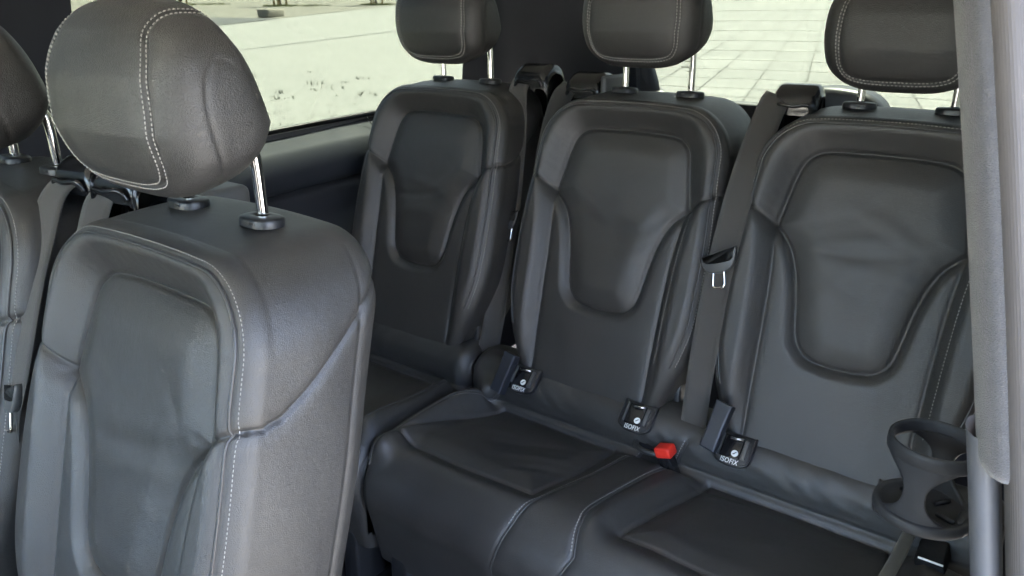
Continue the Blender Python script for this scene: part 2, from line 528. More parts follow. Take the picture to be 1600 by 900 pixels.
for i in range(-9, 10):
    for j in range(-4, 90):
        p = np.array([-4., 9.]) + jn * (i * SS) + jd * (j * SS)
        if i * SS > 8.2 or (i * SS < -2.3 and (j * SS < 14.5 or i * SS < -6.7)): continue
        c = np.array([p[0], p[1], gz(*p) + .0045])
        cc = c @ np.array([[_X[0], _X[1], _X[2]], [_Y[0], _Y[1], _Y[2]], [_Z[0], _Z[1], _Z[2]]])
        if cc[2] > -1: continue
        u, w = 800 - 1200 * cc[0] / cc[2], 450 + 1200 * cc[1] / cc[2]
        if 960 < u < 1520 and -20 < w < 215: cells.append((np.linalg.norm(c), c))
cells.sort(key=lambda q: q[0])
rest = []
for k, (dd, c) in enumerate(cells):
    if k < 300:
        if slab_me is None:
            o = part('paving_slab', xf(sv, c, ex3, ey3, ez3), sf, M_SLAB, pave, smooth=False); slab_me = o.data; c0 = c
        else:
            o = bpy.data.objects.new('paving_slab', slab_me); C.objects.link(o); o.parent = pave; o.location = Vector(c - c0)
    else: rest.append((xf(sv, c, ex3, ey3, ez3), sf))
if rest:
    V, F = merge(rest); o = part('far_paving_slabs', V, F, M_SLAB, pave, smooth=False); o['kind'] = 'stuff'

# weeds in the concrete
rnd = random.Random(11)


def blades(cx, cy, n, rad, hh, width):
    out = []
    for _ in range(n):
        a = rnd.uniform(0, 6.283); r = rad * math.sqrt(rnd.random()); x, y = cx + r * math.cos(a), cy + r * math.sin(a)
        z = gz(x, y) + .004; h = hh * rnd.uniform(.4, 1); b = rnd.uniform(0, 6.283); w = width * rnd.uniform(.6, 1.2)
        dx, dy = math.cos(b) * w, math.sin(b) * w; lx, ly = rnd.uniform(-.7, .7) * h, rnd.uniform(-.7, .7) * h
        out.append(([(x - dx, y - dy, z), (x + dx, y + dy, z), (x + lx * .5 + dx * .6, y + ly * .5 + dy * .6, z + h * .6), (x + lx, y + ly, z + h)], [[0, 1, 2, 3]]))
    return out


def gpt(u, v):
    r = ray(u, v); k = r[2] - SL * (-.6 * r[0] + .8 * r[1]); return r * (-1.75 / k)


wp = []
for u, v, n, rad, hh in [(492, 133, 26, .22, .10), (520, 138, 22, .25, .07), (384, 124, 20, .2, .10), (396, 120, 10, .1, .14), (566, 124, 16, .16, .08), (577, 149, 18, .2, .09),
                         (434, 146, 12, .1, .09), (436, 156, 10, .09, .08), (488, 113, 12, .12, .05), (535, 130, 12, .12, .07), (454, 154, 8, .1, .05), (492, 142, 10, .1, .05), (604, 122, 10, .12, .06)]:
    p = gpt(u, v); wp += blades(p[0], p[1], int(n * .8), rad, hh * .9, .011)
for _ in range(330):
    u, v = rnd.uniform(405, 605), rnd.uniform(150, 212)
    if rnd.random() > ((v - 135) / 80): continue
    p = gpt(u, v); wp += blades(p[0], p[1], rnd.randint(1, 3), rnd.uniform(.02, .08), .03, .006)
V, F = merge(wp); o = part('weeds', V, F, M_WEED, smooth=False); o['kind'] = 'stuff'
o['label'] = 'sparse dry weeds growing out of the pale concrete'; o['category'] = 'weeds'

gp = []
trees = [(282, 8, 'staked young tree beyond the side window, nearest the big headrest'), (437, 10, 'staked young tree beyond the side window, middle of the three'), (587, 8, 'staked young tree beyond the side window, nearest the rear headrest')]
for ti, (u, v, lab) in enumerate(trees):
    p = gpt(u, v)
    for _ in range(1):
        gp += blades(p[0], p[1], 420, 1.0, .13, .03) + blades(p[0] + 1.1, p[1] + 1.4, 160, 1.2, .12, .03)
    t = thing('young_tree', p, lab, 'tree', 'young trees tied to stakes')
    hgt = 4.6
    pts = np.array([[p[0] + .05 * math.sin(k * 1.7 + ti), p[1] + .05 * math.cos(k * 1.3), p[2] - .05 + hgt * k / 10] for k in range(11)])
    part('trunk', *tube(pts, np.linspace(.07, .02, 11), 8), M_BARK, t)
    for k in range(3):
        a = 2.1 * k + .6
        q = np.array([p[0] + .42 * math.cos(a), p[1] + .42 * math.sin(a), p[2] - .05])
        part('stake', *tube([q, q + np.array([-.05 * math.cos(a), -.05 * math.sin(a), 1.9])], .055, 8), M_STAKE, t)
    fv = []
    for k in range(900):
        a, b_ = rnd.uniform(0, 6.283), rnd.uniform(-1, 1)
        rr = 1.15 * rnd.random() ** .4; s_ = math.sqrt(1 - b_ * b_)
        c = np.array([p[0] + rr * s_ * math.cos(a), p[1] + rr * s_ * math.sin(a), p[2] + 3.7 + 1.3 * rr * b_])
        e1 = np.array([rnd.gauss(0, 1), rnd.gauss(0, 1), rnd.gauss(0, 1)]); e1 /= np.linalg.norm(e1)
        e2 = np.cross(e1, [rnd.gauss(0, 1), rnd.gauss(0, 1), rnd.gauss(0, 1)]); e2 /= np.linalg.norm(e2)
        fv.append(([c - e1 * .08, c + e2 * .04, c + e1 * .08, c - e2 * .04], [[0, 1, 2, 3]]))
    V, F = merge(fv); part('crown', V, F, M_LEAF, t, smooth=False)
V, F = merge(gp); o = part('grass_tufts', V, F, M_GRASS, smooth=False); o['kind'] = 'stuff'
o['label'] = 'patches of dry green grass round the young trees'; o['category'] = 'grass'
p = gpt(424, 27)
V, F = rbox((1.5, .55, .34), .06, 2)
tag(part('kerb_block', xf(V, (p[0], p[1], p[2] + .17), *axes((0, 0, 1), (ed[0], ed[1], 0))), F, plain('block_concrete', (.27, .25, .20), .9, noise=(3, .2)), base=p),
    'low pale concrete block lying on the far gravel edge', 'concrete block')

# ------------------------------------------------------------------ van body
van = thing('van_interior', (-.83, 1.2, -1.22), 'dark interior of a passenger van with tinted side and rear windows', 'van')


def extrude_y(name, prof, y0, y1, mat, parent, ny=40, bend=None, flip=False, uvs=True, wav=0):
    """profile (X,Z) swept along Y"""
    prof = np.asarray(prof, float); ys = np.linspace(y0, y1, ny)
    V = np.zeros((ny, len(prof), 3)); V[:, :, 1] = ys[:, None]
    for i, y in enumerate(ys):
        dx, dz = bend(y) if bend else (0, 0)
        V[i, :, 0] = prof[:, 0] + dx; V[i, :, 2] = prof[:, 1] + dz
    F = gridfaces(ny, len(prof))
    if flip: F = F[:, ::-1]
    return part(name, V.reshape(-1, 3), F, mat, parent)


XL, XR = -1.70, .03


def side_bend(y):
    return (0.05 * smooth(1.2, 2.3, y), .028 * smooth(.8, 1.9, y) * 0 + (y - 1.2) * .045)


pr = catmull([(-1.722, -.300), (-1.712, -.303), (-1.70, -.318), (-1.672, -.332), (-1.650, -.345), (-1.634, -.372), (-1.628, -.405), (-1.634, -.432), (-1.650, -.446)], 6)
extrude_y('window_ledge', pr, -2.0, 2.32, M_LEDGE, van, 60, side_bend)
pr = catmull([(-1.662, -.446), (-1.652, -.452), (-1.640, -.47), (-1.634, -.53), (-1.612, -.575), (-1.600, -.60), (-1.604, -.625), (-1.625, -.645), (-1.628, -.75), (-1.632, -.95), (-1.63, -1.225)], 6)
extrude_y('side_trim_panel', pr, -2.0, 2.32, M_TRIM, van, 60, side_bend)
# ledge seam (split line)
pr2 = np.array([(y, ) for y in ()])
sl = [(-1.698, 1.545, -.300 + .0155), (-1.67, 1.552, -.331 + .016), (-1.648, 1.57, -.345 + .0165), (-1.632, 1.60, -.372 + .018)]
part('trim_split_line', *tube(catmull(sl, 6) + np.array([.019, 0, .0]), .0016, 6), M_GLOSS, van)


def win_x(z): return -1.715 + .20 * (z + .3) * 1.0


# side window: frame pillar, seal, glass
def wall_quad(name, y0, y1, z0, z1, mat, off=0., th=.03, side=-1):
    f = (lambda z: win_x(z)) if side < 0 else (lambda z: XR - .24 * (z + .3))
    Vq = []
    for s in (0, 1):
        for y, z in ((y0, z0), (y1, z0), (y1, z1), (y0, z1)):
            dx, dz = side_bend(y) if side < 0 else (0, 0)
            Vq.append((f(z) + (dx if side < 0 else 0) + off + side * s * th, y, z + (dz if z < 0 else 0)))
    F = [[0, 1, 2, 3], [7, 6, 5, 4], [0, 4, 5, 1], [1, 5, 6, 2], [2, 6, 7, 3], [3, 7, 4, 0]]
    return part(name, Vq, F, mat, van, smooth=False)


wall_quad('side_window', -.70, .60, -.36, .30, M_GLASS, -.008, .004)
wall_quad('side_window', .70, 1.99, -.36, .30, M_GLASS, -.008, .004)
wall_quad('window_pillar', .56, .76, -.33, .32, M_TRIM, .012, .05)
wall_quad('window_header', -2.0, 2.35, .26, .42, M_TRIM, .014, .06)
wall_quad('outer_side_panel', -2.0, 2.40, -1.30, -.303, M_BODY, -.02, .02)
# window seal along the ledge
P = [(win_x(-.30) + side_bend(y)[0] + .004, y, -.297 + side_bend(y)[1]) for y in np.linspace(-.5, 2.05, 40)]
part('window_seal', *tube(P, .0075, 8), M_GLOSS, van)
# small quarter light behind, then the wide dark rear corner trim
YB = 2.36
corner = catmull([(-1.660, 1.94), (-1.650, 1.965), (-1.640, 2.0), (-1.60, 2.12), (-1.50, 2.24), (-1.38, 2.315), (-1.26, 2.355), (-1.235, 2.37), (-1.235, 2.40)], 6)
zs = np.linspace(-.48, .42, 28)
V = np.zeros((len(zs), len(corner), 3))
for i, z in enumerate(zs):
    lean = .16 * (z + .3) if z > -.3 else 0
    V[i, :, 0] = corner[:, 0] + lean * .9 + (.05 * (1 - smooth(-.26, -.12, z)) * smooth(2.30, 2.40, corner[:, 1]))
    V[i, :, 1] = corner[:, 1] - lean * .4; V[i, :, 2] = z
part('rear_corner_trim', V.reshape(-1, 3), gridfaces(len(zs), len(corner))[:, ::-1], M_TRIM, van)
# rear window frame posts, lower tailgate trim, glass and heater wires
YG = 2.40


def rear_y(z): return YG - .22 * (z + .3)


def rear_box(name, x0, x1, z0, z1, mat, th=.03, off=0):
    Vq = []
    for s in (0, 1):
        for x, z in ((x0, z0), (x1, z0), (x1, z1), (x0, z1)): Vq.append((x, rear_y(z) + off + s * th, z))
    F = [[3, 2, 1, 0], [4, 5, 6, 7], [1, 5, 4, 0], [2, 6, 5, 1], [3, 7, 6, 2], [0, 4, 7, 3]]
    return part(name, Vq, F, mat, van, smooth=False)


rear_win = rear_box('rear_window', -1.50, .0, -.45, .34, M_GLASS, .004, .02)
rear_box('tailgate_header', -1.5, .05, .30, .45, M_TRIM, .05, -.03)
rear_box('rear_window_post', -1.262, -1.228, -.34, .34, M_TRIM, .03, -.06)
rear_box('rear_window_post', -.10, .30, -.45, .34, M_TRIM, .05, -.03)
# lower edge of the rear window opening with rounded corner
lo = catmull([(-1.72, -.10), (-1.40, -.11), (-1.30, -.12), (-1.245, -.16), (-1.222, -.205), (-1.19, -.243), (-1.13, -.262), (-1.0, -.27), (-.7, -.272), (-.3, -.272), (.03, -.27), (.30, -.27)], 8)
n = len(lo); V = []
for x, z in lo: V.append((x, rear_y(z) - .03, z)); 
for x, z in lo: V.append((x, rear_y(-.55) - .03, -1.26))
for x, z in lo: V.append((x, rear_y(z) + .03, z + .004))
F = [[i, i + 1, n + i + 1, n + i] for i in range(n - 1)] + [[2 * n + i, 2 * n + i + 1, i + 1, i] for i in range(n - 1)]
part('tailgate_trim', V, F, M_TRIM, van)
for k in range(15):
    z = -.262 + k * .0285
    P = [(x, rear_y(z) + .0195 - .0, z + .010 * (1 - ((x + .65) / .6) ** 2)) for x in np.linspace(-1.24, -.1, 24)]
    part('heater_wire', *tube(P, .0004, 5, False), M_WIRE, rear_win)
hp = catmull([(-.66, -.30), (-.655, -.215), (-.62, -.196), (-.54, -.198), (-.49, -.212), (-.455, -.245), (-.45, -.30)], 6)
V, F = prism(np.stack([hp[:, 0], hp[:, 1]], 1), .10, .02)
part('wiper_motor_cover', xf(V, (0, 2.33, 0), (1, 0, 0), (0, 0, 1), (0, -1, 0)), F, M_TRIM, van)
# fixing dots of the sticker on the rear glass
for k, (x, z, w) in enumerate([(-1.085, -.135, .012), (-1.075, -.150, .035), (-1.08, -.168, .05), (-1.07, -.182, .03)]):
    V, F = rbox((w, .001, .003), .0004, 1)
    part('glass_print', xf(V, (x, rear_y(z) + .0185, z)), F, M_WIRE, rear_win)
# floor, roof
V, F = rbox((1.80, 4.5, .04), .01, 1)
part('floor', xf(V, (-.83, .22, -1.24)), F, M_CARPET, van)
V, F = rbox((1.62, 4.45, .05), .02, 2)
part('headliner', xf(V, (-.80, .20, .42)), F, M_HEADLINER, van)
# unseen cab end added to shape the light: pillars, front doors, dashboard, windscreen
M_CLEAR = glass('windscreen_glass', (.93, .96, .93))
wall_quad('added_middle_pillar', -.80, -.62, -.33, .32, M_TRIM, .012, .06)
wall_quad('added_front_door_window', -1.95, -.78, -.36, .30, M_CLEAR, -.008, .004)
wall_quad('added_middle_pillar', -.62, -.09, -1.22, .32, M_TRIM, .012, .06, 1)  # widened to cut the light coming through the doorway
wall_quad('added_front_door_panel', -2.0, -.62, -1.22, -.36, M_TRIM, .02, .05, 1)
wall_quad('added_front_door_window', -2.0, -.62, -.37, .30, M_CLEAR, .03, .004, 1)
V, F = rbox((1.75, .42, .95), .08, 3)
part('added_dashboard', xf(V, (-.83, -2.02, -.97)), F, M_TRIM, van)
V, F = rbox((1.70, .006, 1.05), .002, 1)
part('added_windscreen', xf(V, (-.83, -2.20, -.03), *axes((0, .62, .78))), F, M_CLEAR, van)
# right-hand side: quarter panel behind the door opening
wall_quad('side_trim_panel', .64, 2.36, -1.22, -.32, M_TRIM, .035, .03, 1)
wall_quad('side_window', .74, 2.30, -.32, .30, M_GLASS, .05, .004, 1)
wall_quad('window_header', -2.0, 2.36, .10, .44, M_TRIM, .012, .05, 1)


# door pillar at the right edge of the picture
def pill(name, prof, z0, z1, mat, nz=60, lean=-.235, round_end=0.):
    """profile (x,y) offsets swept up the leaning body side"""
    prof = np.asarray(prof, float); zz = np.linspace(z0, z1, nz)
    V = np.zeros((nz, len(prof), 3)); L = np.r_[0, np.cumsum(np.linalg.norm(np.diff(prof, axis=0), axis=1))]
    uv = np.zeros((nz, len(prof), 2)); c = prof.mean(0)
    for i, z in enumerate(zz):
        k = 1.
        if round_end: k = math.sqrt(max(0.02, 1 - (1 - min(1, (z - z0) / round_end)) ** 2))
        q = c + (prof - c) * k
        V[i, :, 0] = q[:, 0] - .078 + lean * (z + .05) - .05 * max(0, -.02 - z) ** 2; V[i, :, 1] = q[:, 1]; V[i, :, 2] = z
        uv[i, :, 0] = L; uv[i, :, 1] = z
    return part(name, V.reshape(-1, 3), gridfaces(nz, len(prof))[:, ::-1], mat, van, uvs=uv.reshape(-1, 2))


def ell(cx, cy, a, b, n=20, rot=0):
    t_ = np.linspace(0, 2 * math.pi, n + 1)
    x, y = a * np.cos(t_), b * np.sin(t_)
    return np.stack([cx + x * math.cos(rot) - y * math.sin(rot), cy + x * math.sin(rot) + y * math.cos(rot)], 1)


pill('door_seal', ell(.0125, .615, .0125, .030, 22, .3), -.325, .40, M_FELT, 120, round_end=.010)
pill('door_pillar_trim', catmull([(.028, .66), (.0185, .625), (.0185, .60), (.024, .588), (.034, .583), (.042, .588), (.0475, .60), (.050, .62), (.052, .60), (.058, .592), (.072, .59), (.11, .60), (.14, .66)], 6), -1.2, .40, M_PILLAR, 60)
pill('lower_door_seal', ell(.002, .63, .0115, .022, 22, .2), -1.2, -.300, M_RUBBER, 60)

# ------------------------------------------------------------------ seats
_a, _b = np.array([1.265, -.76]), np.array([1.44, -.175])
_v = (_b - _a) / np.linalg.norm(_b - _a)
EV = np.array([0, _v[0], _v[1]]); EN = np.array([0, -_v[1], _v[0]]); EX = np.array([1., 0, 0])

INS_UP = catmull([(0, .543), (.084, .542), (.114, .535), (.131, .517), (.1405, .484), (.149, .44), (.156, .408)], 4)
INS_LO = catmull([(.156, .408), (.140, .393), (.122, .372), (.106, .335), (.095, .29), (.086, .235), (.077, .204), (.058, .184), (.03, .177), (0, .175)], 4)
_half = np.vstack([INS_UP[:-1], INS_LO])
INSERT = np.vstack([_half, (_half * [-1, 1])[::-1][1:-1]])
SEAM = np.array([(.156, .408), (.185, .428), (.206, .441), (.240, .452)])
BOL = catmull([(.156, .408), (.149, .36), (.144, .30), (.141, .22), (.139, .12), (.136, .0)], 6)
V_TOP, R_TOP = .605, .100
WPTS = np.array([(0, .172), (.03, .181), (.06, .192), (.10, .208), (.14, .219), (.19, .228), (.28, .230), (.36, .228), (.44, .2215), (V_TOP - R_TOP, .217)])
R_EDGE = .034


def outline_right(step):
    w = catmull(WPTS[:, ::-1], 48)
    a = np.linspace(0, math.pi / 2, 160)[1:]
    c = np.stack([.217 - R_TOP + R_TOP * np.cos(a), V_TOP - R_TOP + R_TOP * np.sin(a)], 1)
    return resample(np.vstack([w, c]), step)


def sym_d(pts, poly):
    q = np.abs(pts[:, 0]); return pdist(np.stack([q, pts[:, 1]], 1), poly)


OUT_HALF = outline_right(.009)
OUT_FULL = np.vstack([OUT_HALF, (OUT_HALF * [-1, 1])[::-1]])


OUT_FINE = outline_right(.0012)
OUT_TOP = np.vstack([OUT_HALF, [[-.01, V_TOP]]])


def edge_d(P):
    q = np.stack([np.abs(P[:, 0]), P[:, 1]], 1); d = pdist(q, OUT_TOP)
    near = np.flatnonzero(d < .045)
    # nearest fine vertex first, then its two segments
    for k in range(0, len(near), 4000):
        ii = near[k:k + 4000]; g2 = ((q[ii][:, None] - OUT_FINE[None]) ** 2).sum(2); j = np.clip(g2.argmin(1), 1, len(OUT_FINE) - 2)
        best = np.full(len(ii), 1e9)
        for a_, b_ in ((OUT_FINE[j - 1], OUT_FINE[j]), (OUT_FINE[j], OUT_FINE[j + 1])):
            ab = b_ - a_; t = np.clip(((q[ii] - a_) * ab).sum(1) / ((ab * ab).sum(1) + 1e-18), 0, 1)
            best = np.minimum(best, np.linalg.norm(q[ii] - a_ - ab * t[:, None], axis=1))
        topd = np.where(q[ii][:, 0] < OUT_FINE[-1, 0], np.abs(V_TOP - q[ii][:, 1]), 1e9)
        d[ii] = np.minimum(best, topd)
    return d


CR = .75
STW = dict(pitch=.0050, length=.0034, w=.0010)


def front_height(P, creases, seed):
    """height n over the insert plane for front points P (x, v)"""
    x, v = P[:, 0], P[:, 1]; ax = np.abs(x)
    dI = sdist(P, INSERT)
    dS = sym_d(P, SEAM); dB = sym_d(P, BOL)
    xB = np.interp(v, BOL[::-1, 1], BOL[::-1, 0])
    up = .030 * smooth(-.002, .050, dI)
    lo = .008 * smooth(0, .020, dI) + .024 * smooth(-.006, .034, ax - xB) * smooth(-.06, .16, v)
    vs = .408 + (np.maximum(ax, .15) - .156) * .55
    w = smooth(-.022, .022, v - vs)
    h = lo * (1 - w) + up * w
    rng = np.random.default_rng(seed)
    wr = np.zeros(len(P))
    for (cx, cv, ang, ln, wd, am) in creases:
        ca, sa = math.cos(ang), math.sin(ang)
        al = (x - cx) * ca + (v - cv) * sa; pe = -(x - cx) * sa + (v - cv) * ca
        pe = pe + .12 * al * al / max(ln, .01) * (1 if am > 0 else -1)
        wr += am * CR * np.exp(-(pe / wd) ** 2) * np.exp(-(al / ln) ** 2)
    for _ in range(9):
        k = rng.uniform(14, 48); a = rng.uniform(0, 6.283); ph = rng.uniform(0, 6.283)
        wr += .00022 * 30 / k * np.sin(k * (x * math.cos(a) + v * math.sin(a)) + ph)
    inn = .009 * smooth(0, .05, -dI) + wr * smooth(0, .02, -dI)
    # pull lines running off the insert's waist corner
    h = np.where(dI < 0, inn, h + wr * .25)
    # puckers along the upper border
    ppk = np.sin(x * 260 + 3 * np.sin(v * 40 + seed)) * np.sin(v * 210 + 2 * np.sin(x * 50))
    h += .00016 * ppk * smooth(.0, .02, dI) * w
    d = edge_d(P)
    kI = smooth(.36, .44, v)
    h += -.0045 * np.exp(-(dI / .0026) ** 2) - .0065 * np.exp(-np.abs(dI) / .008)
    h += (-.0030 * np.exp(-(dB / .0022) ** 2) - .0040 * np.exp(-dB / .007)) * smooth(-.02, .04, v)
    h += .010 * np.sin(np.clip(v / .6, 0, 1) * math.pi)
    h += (.030 - h) * smooth(.035, .004, d) * smooth(.0, .12, v)
    h += (-.0040 * np.exp(-(dS / .0024) ** 2) - .0045 * np.exp(-dS / .007)) * (ax > .15) * smooth(.0005, .009, d)
    dd = np.clip(R_EDGE - d, 0, R_EDGE)
    h -= R_EDGE - np.sqrt(np.maximum(R_EDGE ** 2 - dd ** 2, 0))
    # seam sunk beside the piping
    h -= .0013 * np.exp(-((d - .017) / .0024) ** 2) * smooth(.10, .14, v)
    return h


T_DEPTH = .165


def make_backrest(parent, cx, dY, dZ, step, seed, creases):
    A = np.array([cx, 1.265 + dY, -.76 + dZ])

    def tow(x, n, v):
        v = v + .012 * (1 - (x / .22) ** 2) * smooth(.40, .60, v)
        return A + np.outer(x, EX) + np.outer(n, EN) + np.outer(v, EV)
    half = outline_right(step)
    nr = len(half); nc = int(.46 / step) | 1
    t_ = np.linspace(-1, 1, nc); u = np.sign(t_) * (1 - (1 - np.abs(t_)) ** 1.45)
    Xg = half[:, 0][:, None] * u[None]; Vg = np.repeat(half[:, 1][:, None], nc, 1)
    P = np.stack([Xg.ravel(), Vg.ravel()], 1)
    Hh = front_height(P, creases, seed)
    dS_ = sym_d(P, SEAM); ed_ = edge_d(P)
    shift = (.0042 * np.exp(-(dS_ / .0028) ** 2) + .0025 * np.exp(-(dS_ / .010) ** 2)) * smooth(.020, .004, ed_) * (np.abs(P[:, 0]) > .15)
    Xs = P[:, 0] - np.sign(P[:, 0]) * shift
    verts = tow(Xs, Hh, P[:, 1])
    faces = gridfaces(nr, nc)                # i along v, j along x
    cls = None
    fc = P[faces].mean(1)
    dI = sdist(fc, INSERT); ax = np.abs(fc[:, 0]); xB = np.interp(fc[:, 1], BOL[::-1, 1], BOL[::-1, 0])
    vs = .408 + (np.maximum(ax, .15) - .156) * .55
    cls = np.where(dI < 0, 0, np.where(fc[:, 1] > vs, 1, np.where(ax < xB, 2, np.where(fc[:, 0] < 0, 3, 4))))
    # sides: loop left bottom -> up -> across the top -> right bottom
    idx = lambda i, j: i * nc + j
    loop = [idx(i, 0) for i in range(nr)] + [idx(nr - 1, j) for j in range(1, nc - 1)] + [idx(i, nc - 1) for i in range(nr - 1, -1, -1)]
    loop = np.array(loop); LP = P[loop]; LH = np.full(len(loop), Hh[idx(nr // 2, 0)])
    Hh[loop] = LH; verts[loop] = tow(Xs[loop], LH, P[loop, 1])
    # outward direction in the front plane
    tg = np.gradient(LP, axis=0); tg /= np.linalg.norm(tg, axis=1)[:, None] + 1e-12
    outw = np.stack([-tg[:, 1], tg[:, 0]], 1)
    m = len(loop)
    RB = .045
    ts = np.r_[np.arange(step, T_DEPTH - RB, step * 1.3), T_DEPTH - RB + RB * np.sin(np.linspace(0, math.pi / 2, 14))]
    rings = [verts[loop]]; side_uv = []
    topw = smooth(.22, V_TOP, LP[:, 1])
    for t in ts:
        q = np.maximum(0, t - (T_DEPTH - RB)) / RB
        ins = RB * .8 * (1 - math.sqrt(max(0, 1 - q * q))) + .010 * (t / T_DEPTH) ** 2 - .004 * math.sin(math.pi * min(1, t / T_DEPTH))
        # diagonal seam on the flank and a back seam
        sd_v = LP[:, 1] - np.interp(t, [0, .02, .05, .15], [.4475, .451, .471, .556]) + .27 * t * 0
        gs = .0042 * np.exp(-(sd_v / .0030) ** 2) + .0025 * np.exp(-(sd_v / .012) ** 2)
        gs = gs * (np.abs(outw[:, 0]) > .5)
        gb = .0030 * math.exp(-((t - .118) / .0028) ** 2) * (np.abs(outw[:, 0]) > .5)
        soft = .0012 * np.sin(LP[:, 1] * 31 + seed + t * 20) * np.sin(t * 38 + seed)
        x = LP[:, 0] - outw[:, 0] * (ins + gs + gb + soft * .6)
        v = LP[:, 1] - outw[:, 1] * (ins + soft * .5) + .36 * t * topw
        n = LH - t
        rings.append(tow(x, n, v))
    nb = len(verts)
    sv_ = np.vstack(rings[1:]); allV = np.vstack([verts, sv_])
    ids = [loop] + [nb + k * m + np.arange(m) for k in range(len(ts))]
    sf_ = []
    for k in range(len(ts)):
        a, b = ids[k], ids[k + 1]
        sf_.append(np.stack([a[:-1], a[1:], b[1:], b[:-1]], 1))
    sf_ = np.vstack(sf_)
    # orientation: make front normals point along EN, sides outward
    fv = np.cross(allV[faces[0, 2]] - allV[faces[0, 0]], allV[faces[0, 3]] - allV[faces[0, 1]])
    mid = faces[len(faces) // 2]
    if np.cross(allV[mid[2]] - allV[mid[0]], allV[mid[3]] - allV[mid[1]]) @ EN < 0: faces = faces[:, ::-1]
    s0 = sf_[len(sf_) // 2 // m * m + m // 2]
    cc = allV[s0].mean(0) - tow(np.array([0.]), np.array([-.05]), np.array([.3]))[0]
    if np.cross(allV[s0[2]] - allV[s0[0]], allV[s0[3]] - allV[s0[1]]) @ cc < 0: sf_ = sf_[:, ::-1]
    N = vnormals(allV, np.vstack([faces, sf_]))

    def sub(name, par, fs, mat, extra=None):
        used, inv = np.unique(fs, return_inverse=True)
        Fq = inv.reshape(fs.shape).tolist()
        if extra: Fq += extra(used)
        return part(name, allV[used], Fq, mat, par, normals=N[used])
    shell = sub('backrest', parent, sf_, M_LEATHER)
    # back board closing the shell
    last = ids[-1]; bv = allV[last]; part('back_board', bv, [list(range(m))], M_PLASTIC, shell, smooth=False)
    for c, nm in enumerate(('centre_insert', 'upper_border', 'lower_panel', 'side_bolster', 'side_bolster')):
        sub(nm, shell, faces[cls == c], M_LEATHER)

    def surf(path, lift=0.):
        """front-surface points and normals along a path of (x, v)"""
        path = np.asarray(path, float)
        e = .0012
        h0 = front_height(path, creases, seed)
        hx = front_height(path + [e, 0], creases, seed); hv = front_height(path + [0, e], creases, seed)
        gx, gv = np.clip((hx - h0) / e, -1.6, 1.6), np.clip((hv - h0) / e, -1.6, 1.6)
        Nn = EN[None] - gx[:, None] * EX - gv[:, None] * EV
        Nn /= np.linalg.norm(Nn, axis=1)[:, None]
        return tow(path[:, 0], h0 + 0, path[:, 1]) + Nn * lift, Nn

    def offs(d, v0, right_only=None):
        o_ = resample(OUT_FULL, .006)
        tg_ = np.gradient(o_, axis=0); tg_ /= np.linalg.norm(tg_, axis=1)[:, None]
        q = o_ + np.stack([-tg_[:, 1], tg_[:, 0]], 1) * d
        k = q[:, 1] > v0
        q = q[k]
        return q
    Pp, Np = surf(offs(.0185, .10)); part('piping', *tube(Pp + Np * .0008, .0017, 6), M_PIPE, shell)
    Ps, Ns = surf(offs(.0115, .10))
    # the row on the left lower bolster sits on the inner side of the welt
    V_, F_ = stitches(Ps, Ns, **STW); part('stitching', V_, F_, M_THREAD, shell)
    pb = catmull([(.170, .405), (.164, .36), (.160, .30), (.157, .22), (.155, .13), (.153, .10)], 8)
    Ps, Ns = surf(resample(pb, .005)); V_, F_ = stitches(Ps, Ns, **STW); part('stitching', V_, F_, M_THREAD, shell)
    return shell, tow


def head_shape(q):
    """unit-cube surface point -> headrest-local x, y(back +), z(up)"""
    k = 3.4
    l = (np.abs(q) ** k).sum(1) ** (1 / k)
    p = q / l[:, None]
    z = p[:, 2]
    hd = np.interp(z, [-1, -.6, -.2, .3, .7, 1], [.050, .060, .070, .060, .046, .034])
    yc = np.interp(z, [-1, -.6, -.2, .3, .7, 1], [.006, .004, .004, -.003, -.006, -.004])
    xs = np.interp(z, [-1, -.5, 0, .5, 1], [.88, .98, 1.02, 1.0, .92])
    bul = .006 * (1 - p[:, 0] ** 2) * (p[:, 1] < 0) * (1 - z ** 2)
    x = .128 * p[:, 0] * xs
    y = yc + hd * p[:, 1] - bul
    zz = .1 * z + .014 * (p[:, 1] + 1) * (z < 0) * np.abs(np.minimum(z, 0)) + .004 * (1 - p[:, 0] ** 2) * (z > 0)
    return np.stack([x, y, zz], 1)


def cube_path(pts, n=24):
    return catmull(pts, n)


